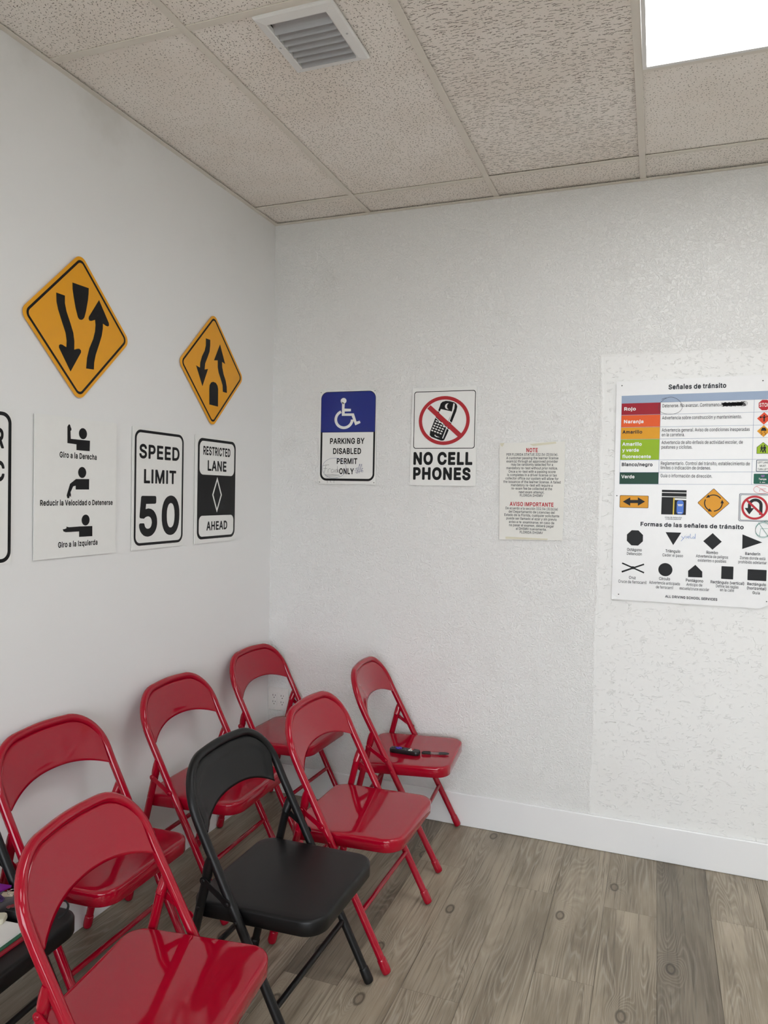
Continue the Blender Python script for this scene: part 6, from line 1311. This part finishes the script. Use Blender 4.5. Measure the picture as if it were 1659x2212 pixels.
s.many('distance_marks', [rr(2.1915, 2.1935, 1.5810, 1.5850, 0.0004, 2), rr(2.1985, 2.2100, 1.5820, 1.5840, 0.0004, 2)], M_PW, 3)
# double arrow
s.poly('arrow_plaque', rr(1.6648, 1.7792, 1.4695, 1.5215, 0.004, 3), M_INK, 1)
s.poly('arrow_plaque', rr(1.6665, 1.7775, 1.4712, 1.5198, 0.003, 3), M_PY, 2)
s.poly('double_arrow', P_SHAPES[6], M_INK, 3)
# stop line picture
s.poly('stop_line_picture', [(1.8295, 1.4455), (1.9240, 1.4460), (1.9245, 1.5465), (1.8300, 1.5470)], M_INK, 1)
s.many('road_lines', [[(1.8300, 1.5345), (1.9243, 1.5340), (1.9243, 1.5370), (1.8300, 1.5375)], [(1.8298, 1.5175), (1.9242, 1.5170), (1.9242, 1.5200), (1.8298, 1.5205)], [(1.8805, 1.5065), (1.9242, 1.5060), (1.9242, 1.5130), (1.8805, 1.5135)]], M_PW, 2)
s.poly('yellow_line', [(1.8738, 1.4457), (1.8790, 1.4457), (1.8795, 1.5145), (1.8748, 1.5145)], simple('poster_lane_yellow', (226, 196, 40), 0.4), 2)
M_PB = simple('poster_car_blue', (28, 104, 208), 0.35)
s.poly('picture_car', rr(1.8885, 1.9145, 1.4480, 1.5045, 0.010, 6), M_PB, 2)
s.many('picture_car_glass', [[(1.8910, 1.4895), (1.9120, 1.4895), (1.9085, 1.4810), (1.8945, 1.4810)], [(1.8930, 1.4560), (1.9100, 1.4560), (1.9085, 1.4525), (1.8945, 1.4525)]], simple('poster_pale_blue', (196, 208, 226), 0.35), 3)
# roundabout
c = (2.0255, 1.4968)
s.poly('roundabout_diamond', dia(c, 0.0422, 0.004, 3), M_INK, 1)
s.poly('roundabout_diamond', dia(c, 0.0405, 0.003, 3), M_PY, 2)
ra = []
for a0 in (35, 155, 275):
    ra.append(ribbon(ell(c, 0.0325, 0.0325, 14, a0, a0 + 88), 0.0040))
    t = math.radians(a0 + 88)
    p = (c[0] + 0.0325 * math.cos(t), c[1] + 0.0325 * math.sin(t))
    tx, ty = -math.sin(t), math.cos(t)
    nx, ny = math.cos(t), math.sin(t)
    ra.append([(p[0] + nx * 0.0065 - tx * 0.002, p[1] + ny * 0.0065 - ty * 0.002), (p[0] + tx * 0.0125, p[1] + ty * 0.0125), (p[0] - nx * 0.0065 - tx * 0.002, p[1] - ny * 0.0065 - ty * 0.002)])
s.many('circling_arrows', ra, M_INK, 3)
# no U-turn
s.poly('turn_ban_sign', rr(2.1188, 2.2330, 1.4265, 1.5375, 0.006, 4), M_INK, 1)
s.poly('turn_ban_sign', rr(2.1203, 2.2315, 1.4280, 1.5360, 0.005, 4), simple('poster_silver', (196, 200, 206), 0.35), 2)
s.ring('turn_ban_line', rr(2.1240, 2.2280, 1.4315, 1.5325, 0.005, 4), rr(2.1252, 2.2268, 1.4327, 1.5313, 0.0045, 4), M_INK, 3)
s.poly('turn_ban_sign', rr(2.1252, 2.2268, 1.4327, 1.5313, 0.0045, 4), M_PW, 3)
c = (2.1755, 1.4822)
u = ell((2.1775, 1.4920), 0.0205, 0.0205, 16, 0, 180)
s.many('u_turn_arrow', [ribbon([(2.1980, 1.4540)] + u + [(2.1570, 1.4800)], 0.0115), [(2.1400, 1.4800), (2.1740, 1.4800), (2.1570, 1.4545)]], M_INK, 4)
s.line('ban_slash', [(c[0] - 0.033, c[1] + 0.033), (c[0] + 0.033, c[1] - 0.033)], 0.0085, M_PR, 5)
s.ring('ban_ring', ell(c, 0.0478, 0.0478, 40), ell(c, 0.0395, 0.0395, 40), M_PR, 6)
# plain black shapes
s.poly('octagon_shape', octo((1.7297, 1.3440), 0.0345), M_INK)
for nm, q in zip(('triangle_shape', 'rhombus_shape', 'pennant_shape', 'pentagon_shape'), P_SHAPES[:4]):
    s.poly(nm, q, M_INK)
for lay, q in enumerate((P_SHAPES[4], P_SHAPES[5], rr(1.7190, 1.7300, 1.2125, 1.2245, 0.001, 2))):
    s.poly('crossbuck_shape', q, M_INK, lay + 1)
s.poly('circle_shape', ell((1.8523, 1.2175), 0.0272, 0.0272, 36), M_INK)
s.poly('upright_rectangle_shape', rr(2.0628, 2.1067, 1.1920, 1.2435, 0.002, 3), M_INK)
s.poly('wide_rectangle_shape', rr(2.1582, 2.2255, 1.1925, 1.2365, 0.002, 3), M_INK)
# pen marks on the poster
s.line('pen_circle', [(1.8530 + 0.0445 * math.cos(t * math.pi / 18) - 0.004 * math.sin(2 * t * math.pi / 18), 1.8925 + 0.0352 * math.sin(t * math.pi / 18)) for t in range(-3, 35)], 0.0012, M_MARK, 4)
s.line('pen_circle', [(1.8190, 1.9195), (1.8280, 1.9235), (1.8370, 1.9250)], 0.0012, M_MARK, 4)
rs = random.Random(5)
scr = []
for i in range(90):
    t = i / 90
    scr.append((2.0465 + 0.0820 * t + 0.010 * math.sin(i * 2.1), 1.8925 + 0.0085 * math.sin(i * 1.7) + 0.002 * t))
s.many('scribbled_out_word', [ribbon(scr, 0.0024), rr(2.048, 2.120, 1.8880, 1.8995, 0.004, 3), ribbon(ell((2.1290, 1.8955), 0.009, 0.0085, 16), 0.0010, True), ribbon(ell((2.1220, 1.8945), 0.011, 0.0095, 16), 0.0010, True)], M_MARK, 4)
yl = [[(1.9100, 1.3585), (1.9150, 1.3510), (1.9200, 1.3510)], [(1.9245, 1.3600), (1.9170, 1.3480), (1.9085, 1.3380)], [(1.9285, 1.3590), (1.9275, 1.3510), (1.9300, 1.3500)], [(1.9290, 1.3650), (1.9294, 1.3655)], [(1.9335, 1.3545), (1.9390, 1.3560), (1.9385, 1.3600), (1.9335, 1.3590), (1.9330, 1.3530), (1.9390, 1.3500)], [(1.9435, 1.3690), (1.9425, 1.3520), (1.9510, 1.3510)], [(1.9590, 1.3560), (1.9540, 1.3580), (1.9520, 1.3530), (1.9560, 1.3500), (1.9610, 1.3550)], [(1.9620, 1.3700), (1.9610, 1.3490)]]
s.many('handwriting', [ribbon(q, 0.0014) for q in yl], simple('bright_blue_ink', (24, 110, 190), 0.5), 4)
M_RP = simple('red_pen_ink', (214, 60, 74), 0.5); M_TP = simple('teal_pen_ink', (20, 130, 116), 0.5)
s.many('red_pen_sketch', [ribbon(ell((2.1985, 1.5545), 0.029, 0.0165, 30), 0.0011, True), ribbon([(2.178, 1.568), (2.222, 1.541)], 0.0011), ribbon([(2.190, 1.545), (2.193, 1.556), (2.213, 1.558), (2.198, 1.553), (2.212, 1.545)], 0.0011)], M_RP, 8)
s.many('teal_pen_sketch', [ribbon([(2.2080 + 0.0275 * math.cos(t * 0.3), 1.394 + (0.034 - 0.0002 * t) * math.sin(t * 0.3)) for t in range(44)], 0.0013), ribbon([(2.1905, 1.424), (2.2290, 1.367)], 0.0013), ribbon([(2.196, 1.370), (2.199, 1.399), (2.226, 1.401)], 0.0014), ribbon([(2.206, 1.427), (2.218, 1.431), (2.230, 1.427)], 0.0013)], M_TP, 8)
s.pins([(1.6610, 1.9807), (2.1904, 1.9835), (1.6531, 1.5192), (1.6709, 1.1032), (2.229, 1.1115)], 0.0024)
# torn, lifted corners
for q in ([(1.6435, 1.0815), (1.6640, 1.0812), (1.6680, 1.0870), (1.6435, 1.1030)], [(2.205, 1.0815), (2.214, 1.0860), (2.237, 1.1150), (PX1, 1.100)]):
    V = [s.P(a, b, s.t0 + 0.0004) for a, b in q]
    V[0] = s.P(q[0][0], q[0][1], s.t0 + 0.004)
    bm = bmesh.new()
    vs = [bm.verts.new(v) for v in V] + [bm.verts.new((v[0], v[1] + 0.0012, v[2])) for v in V]
    for f in ((0, 1, 2, 3), (7, 6, 5, 4), (0, 4, 5, 1), (1, 5, 6, 2), (2, 6, 7, 3), (3, 7, 4, 0)):
        bm.faces.new([vs[i] for i in f])
    bm_obj('curled_corner', bm, M_POST, s.o)

# ================================================================== small things on the seats
def seat_height(loc, rz, x, y):
    dx, dy = x - loc[0], y - loc[1]
    return seat_z(dx * math.cos(rz) + dy * math.sin(rz))
def rounded_slab(bm, L, Wd, Hh, r, top=0.8):
    out = rr(-L / 2, L / 2, -Wd / 2, Wd / 2, r, 6)
    lev = [(0.92, 0.0), (1.0, Hh * 0.3), (1.0, Hh * 0.6), (0.95, Hh * 0.9), (0.86, Hh)]
    rows = []
    for k, z in lev:
        dx = (1 - k) * Wd / 2
        rows.append([bm.verts.new((a - math.copysign(min(dx, abs(a)), a), b * k, z)) for a, b in out])
    n = len(out)
    for i in range(len(lev) - 1):
        for q in range(n):
            bm.faces.new((rows[i][q], rows[i][(q + 1) % n], rows[i + 1][(q + 1) % n], rows[i + 1][q]))
    bm.faces.new(rows[0][::-1]); bm.faces.new(rows[-1])
# remote ---------------------------------------------------------------
RLOC, RRZ = (0.8589, -0.2538), 0.0824
px, py = 0.838, -0.313
t = empty('remote_control', (px, py, seat_height(RLOC, RRZ, px, py) + 0.0004), 'black remote control with a purple direction pad lying on a red chair seat', 'remote', rz=-0.10)
t.rotation_euler = (0, -0.034, -0.10)
bm = bmesh.new(); rounded_slab(bm, 0.138, 0.040, 0.017, 0.017)
M_RC = simple('remote_plastic', (20, 20, 22), 0.4)
bm_obj('body', bm, M_RC, t, False)
M_PU = simple('purple_button', (78, 58, 190), 0.4); M_KEY = simple('dark_grey_button', (62, 62, 66), 0.5)
bm = bmesh.new(); add_box(bm, -0.042, -0.014, -0.005, 0.005, 0.0165, 0.0195, 0.001); add_box(bm, -0.033, -0.023, -0.0125, 0.0125, 0.0165, 0.0195, 0.001)
bm_obj('direction_pad', bm, M_PU, t)
disc('power_button', (-0.056, 0.0, 0.0165), (0, 0, 1), 0.0035, 0.0022, M_KEY, t)
for i in range(3):
    for j in range(3):
        disc('button', (-0.006 + i * 0.009, -0.010 + j * 0.010, 0.0165), (0, 0, 1), 0.003, 0.002, M_KEY, t, 10)
for i, (m, yy) in enumerate((('white', -0.0075), ('white', 0.0075), ('white', -0.0075), ('red', 0.0075))):
    mm = simple('pale_button', (226, 222, 214), 0.4) if m == 'white' else simple('red_button', (200, 50, 44), 0.4)
    x = 0.024 + (i // 2) * 0.010
    box_obj('channel_button', (x - 0.0035, x + 0.0035, yy - 0.005, yy + 0.005, 0.0163, 0.0185), mm, t, 0.0008)
# pen ------------------------------------------------------------------
ax, ay, bx, by = 0.912, -0.303, 1.022, -0.279
L = math.hypot(bx - ax, by - ay); ang = math.atan2(by - ay, bx - ax)
zc = (seat_height(RLOC, RRZ, ax, ay) + seat_height(RLOC, RRZ, bx, by)) / 2
t = empty('pen', ((ax + bx) / 2, (ay + by) / 2, zc + 0.0062), 'clear barrelled black pen lying beyond the remote on the red seat', 'pen')
t.rotation_euler = (0, -0.034, ang)
h = L / 2
tube_obj('cap', [(-h - 0.003, 0, 0), (-h + 0.001, 0, 0), (-h + 0.036, 0, 0)], [0.0035, 0.0050, 0.0056], M_RC, t, 12)
M_CLR = simple('smoky_clear_barrel', (120, 92, 92), 0.2)
tube_obj('barrel', [(-h + 0.0362, 0, 0), (h - 0.043, 0, 0)], 0.0046, M_CLR, t, 12)
tube_obj('grip', [(h - 0.0428, 0, 0), (h - 0.014, 0, 0), (h - 0.008, 0, 0), (h, 0, 0)], [0.0052, 0.0052, 0.0038, 0.0026], M_RC, t, 12)
box_obj('clip', (-h + 0.002, -h + 0.034, -0.0015, 0.0015, 0.0058, 0.0072), M_RC, t, 0.0004)

# things heaped on the black chair at the left edge --------------------------
BL, BR = (0.2795, -1.958), 0.05
def sz(x, y):
    return seat_height(BL, BR, x, y) + 0.0004
def slab(name, corners, z0, th, mat, label, cat, group=None, bow=0.0):
    cx = sum(c[0] for c in corners) / 4; cy = sum(c[1] for c in corners) / 4
    zb = sz(cx, cy) + z0
    t = empty(name, (cx, cy, zb), label, cat, group)
    V = [(x - cx, y - cy, sz(x, y) - sz(cx, cy)) for x, y in corners]
    V += [(x, y, z + th) for x, y, z in V]
    bm = bmesh.new(); vs = [bm.verts.new(v) for v in V]
    for f in ((3, 2, 1, 0), (4, 5, 6, 7), (0, 1, 5, 4), (1, 2, 6, 5), (2, 3, 7, 6), (3, 0, 4, 7)):
        bm.faces.new([vs[i] for i in f])
    return t, bm
def quad(cx, cy, lx, ly, a):
    c_, s_ = math.cos(a), math.sin(a)
    return [(cx + u * c_ - v * s_, cy + u * s_ + v * c_) for u, v in ((-lx / 2, -ly / 2), (lx / 2, -ly / 2), (lx / 2, ly / 2), (-lx / 2, ly / 2))]
# red folder, green sheet, white papers: a stack whose front edges fan out
t, bm = slab('folder', quad(0.300, -1.992, 0.225, 0.200, 0.02), 0.0, 0.004, None, 'dark red folder at the bottom of the pile on the black chair', 'folder')
bm_obj('cover', bm, simple('dark_red_card', (150, 16, 40), 0.5), t)
t, bm = slab('card_sheet', quad(0.291, -1.990, 0.222, 0.205, 0.04), 0.0045, 0.0025, None, 'dark green sheet peeking out under the white papers', 'sheet')
bm_obj('sheet', bm, simple('dark_green_card', (18, 92, 62), 0.5), t)
t, bm = slab('paper_stack', quad(0.281, -1.986, 0.222, 0.214, 0.05), 0.0075, 0.006, None, 'white papers lying on top of the pile on the black chair', 'paper')
bm_obj('sheets', bm, simple('white_copy_paper', (232, 230, 226), 0.6), t)
PZ = 0.0145
cx, cy = 0.288, -1.895
t = empty('eraser_block', (cx, cy, sz(cx, cy) + PZ), 'cream rounded block on the white papers at the left edge', 'block')
t.rotation_euler = (0.012, -0.032, 0.42)
bm = bmesh.new(); rounded_slab(bm, 0.075, 0.036, 0.014, 0.010)
bm_obj('block_body', bm, simple('cream_plastic', (205, 201, 180), 0.45), t)
cx, cy = 0.307, -1.832
t = empty('pouch', (cx, cy, sz(cx, cy) + 0.0008), 'small black pouch behind the cream block on the black chair', 'pouch')
t.rotation_euler = (0.0, -0.034, 0.1)
bm = bmesh.new(); rounded_slab(bm, 0.052, 0.040, 0.021, 0.014)
bm_obj('pouch_body', bm, simple('black_fabric', (24, 24, 25), 0.8), t)
t, bm = slab('notebook', [(0.12, -1.866), (0.262, -1.862), (0.275, -1.797), (0.14, -1.792)], 0.0004, 0.030, None, 'thick grey notebook under the purple folder, behind the white papers', 'notebook')
bm_obj('cover', bm, simple('grey_cover', (92, 88, 90), 0.5), t)
t, bm = slab('folder', [(0.105, -1.860), (0.212, -1.845), (0.227, -1.775), (0.115, -1.785)], 0.0312, 0.005, None, 'purple folder on top of the grey notebook at the left edge', 'folder')
bm_obj('cover', bm, simple('purple_card', (128, 26, 140), 0.45), t)
t, bm = slab('key_tag', quad(0.250, -1.808, 0.030, 0.020, 0.5), 0.0312, 0.003, None, 'beige key tag with a wire ring, beside the red chair tube', 'tag')
bm_obj('tag_body', bm, simple('beige_plastic', (196, 182, 160), 0.5), t)
ring_pts = [(0.006 + 0.009 * math.cos(q * math.pi / 8), 0.006 + 0.009 * math.sin(q * math.pi / 8), 0.006 + 0.003 * math.sin(q * math.pi / 8)) for q in range(17)]
M_SIL = simple('polished_steel', (200, 198, 194), 0.2, metal=1.0)
tube_obj('wire_ring', ring_pts, 0.0008, M_SIL, t, 6)
cx, cy = 0.250, -1.840
t = empty('cord_bundle', (cx, cy, sz(cx, cy) + 0.0322), 'bundle of purple cord on the front edge of the grey notebook', 'cord')
pts = []
for i in range(90):
    a = i * 0.55
    pts.append((0.016 * math.cos(a) + 0.003 * math.sin(i * 1.3), 0.009 * math.sin(a) + 0.002 * math.cos(i * 0.7), 0.003 + 0.006 * (i / 90) + 0.0015 * math.sin(i * 0.9)))
tube_obj('cord', pts, 0.0012, simple('purple_cord', (66, 40, 92), 0.6), t, 6)
cx, cy = 0.292, -1.838
for k in range(3):
    x, y = cx + k * 0.009, cy - 0.002 + k * 0.004
    t = empty('key', (x, y, sz(x, y) + 0.0228 + 0.0026 * k), ('lowest of the three silver keys on the black pouch', 'middle of the three silver keys on the black pouch', 'topmost of the three silver keys on the black pouch')[k], 'key', 'keys on the black pouch', rz=0.5 + 1.1 * k)
    o1 = ell((0, 0), 0.009, 0.008, 16)
    sh = [(0.007, -0.003), (0.024, -0.003), (0.027, 0.0), (0.024, 0.003), (0.021, 0.0015), (0.018, 0.003), (0.015, 0.0015), (0.007, 0.003)]
    bm = bmesh.new()
    for ol in (o1, sh):
        lo = [bm.verts.new((a, b, 0)) for a, b in ol]; hi = [bm.verts.new((a, b, 0.002)) for a, b in ol]
        n = len(ol)
        bm.faces.new(lo[::-1]); bm.faces.new(hi)
        for q in range(n):
            bm.faces.new((lo[q], lo[(q + 1) % n], hi[(q + 1) % n], hi[q]))
    bm_obj('key_blade', bm, M_SIL, t)
cx, cy = 0.400, -1.790
t = empty('strap', (cx, cy, sz(cx, cy) + 0.0005), 'thin black strap looped on the front corner of the black chair', 'strap')
pts = []
for i in range(25):
    a = math.pi * 1.6 * i / 24 - 0.6
    pts.append((-0.008 + 0.036 * math.cos(a), -0.004 + 0.030 * math.sin(a), 0.0045 + 0.016 * math.sin(math.pi * i / 24)))
tube_obj('strap_loop', pts, [(0.0018, 0.0035)] * 25, simple('black_fabric', (24, 24, 25), 0.8), t, 8)
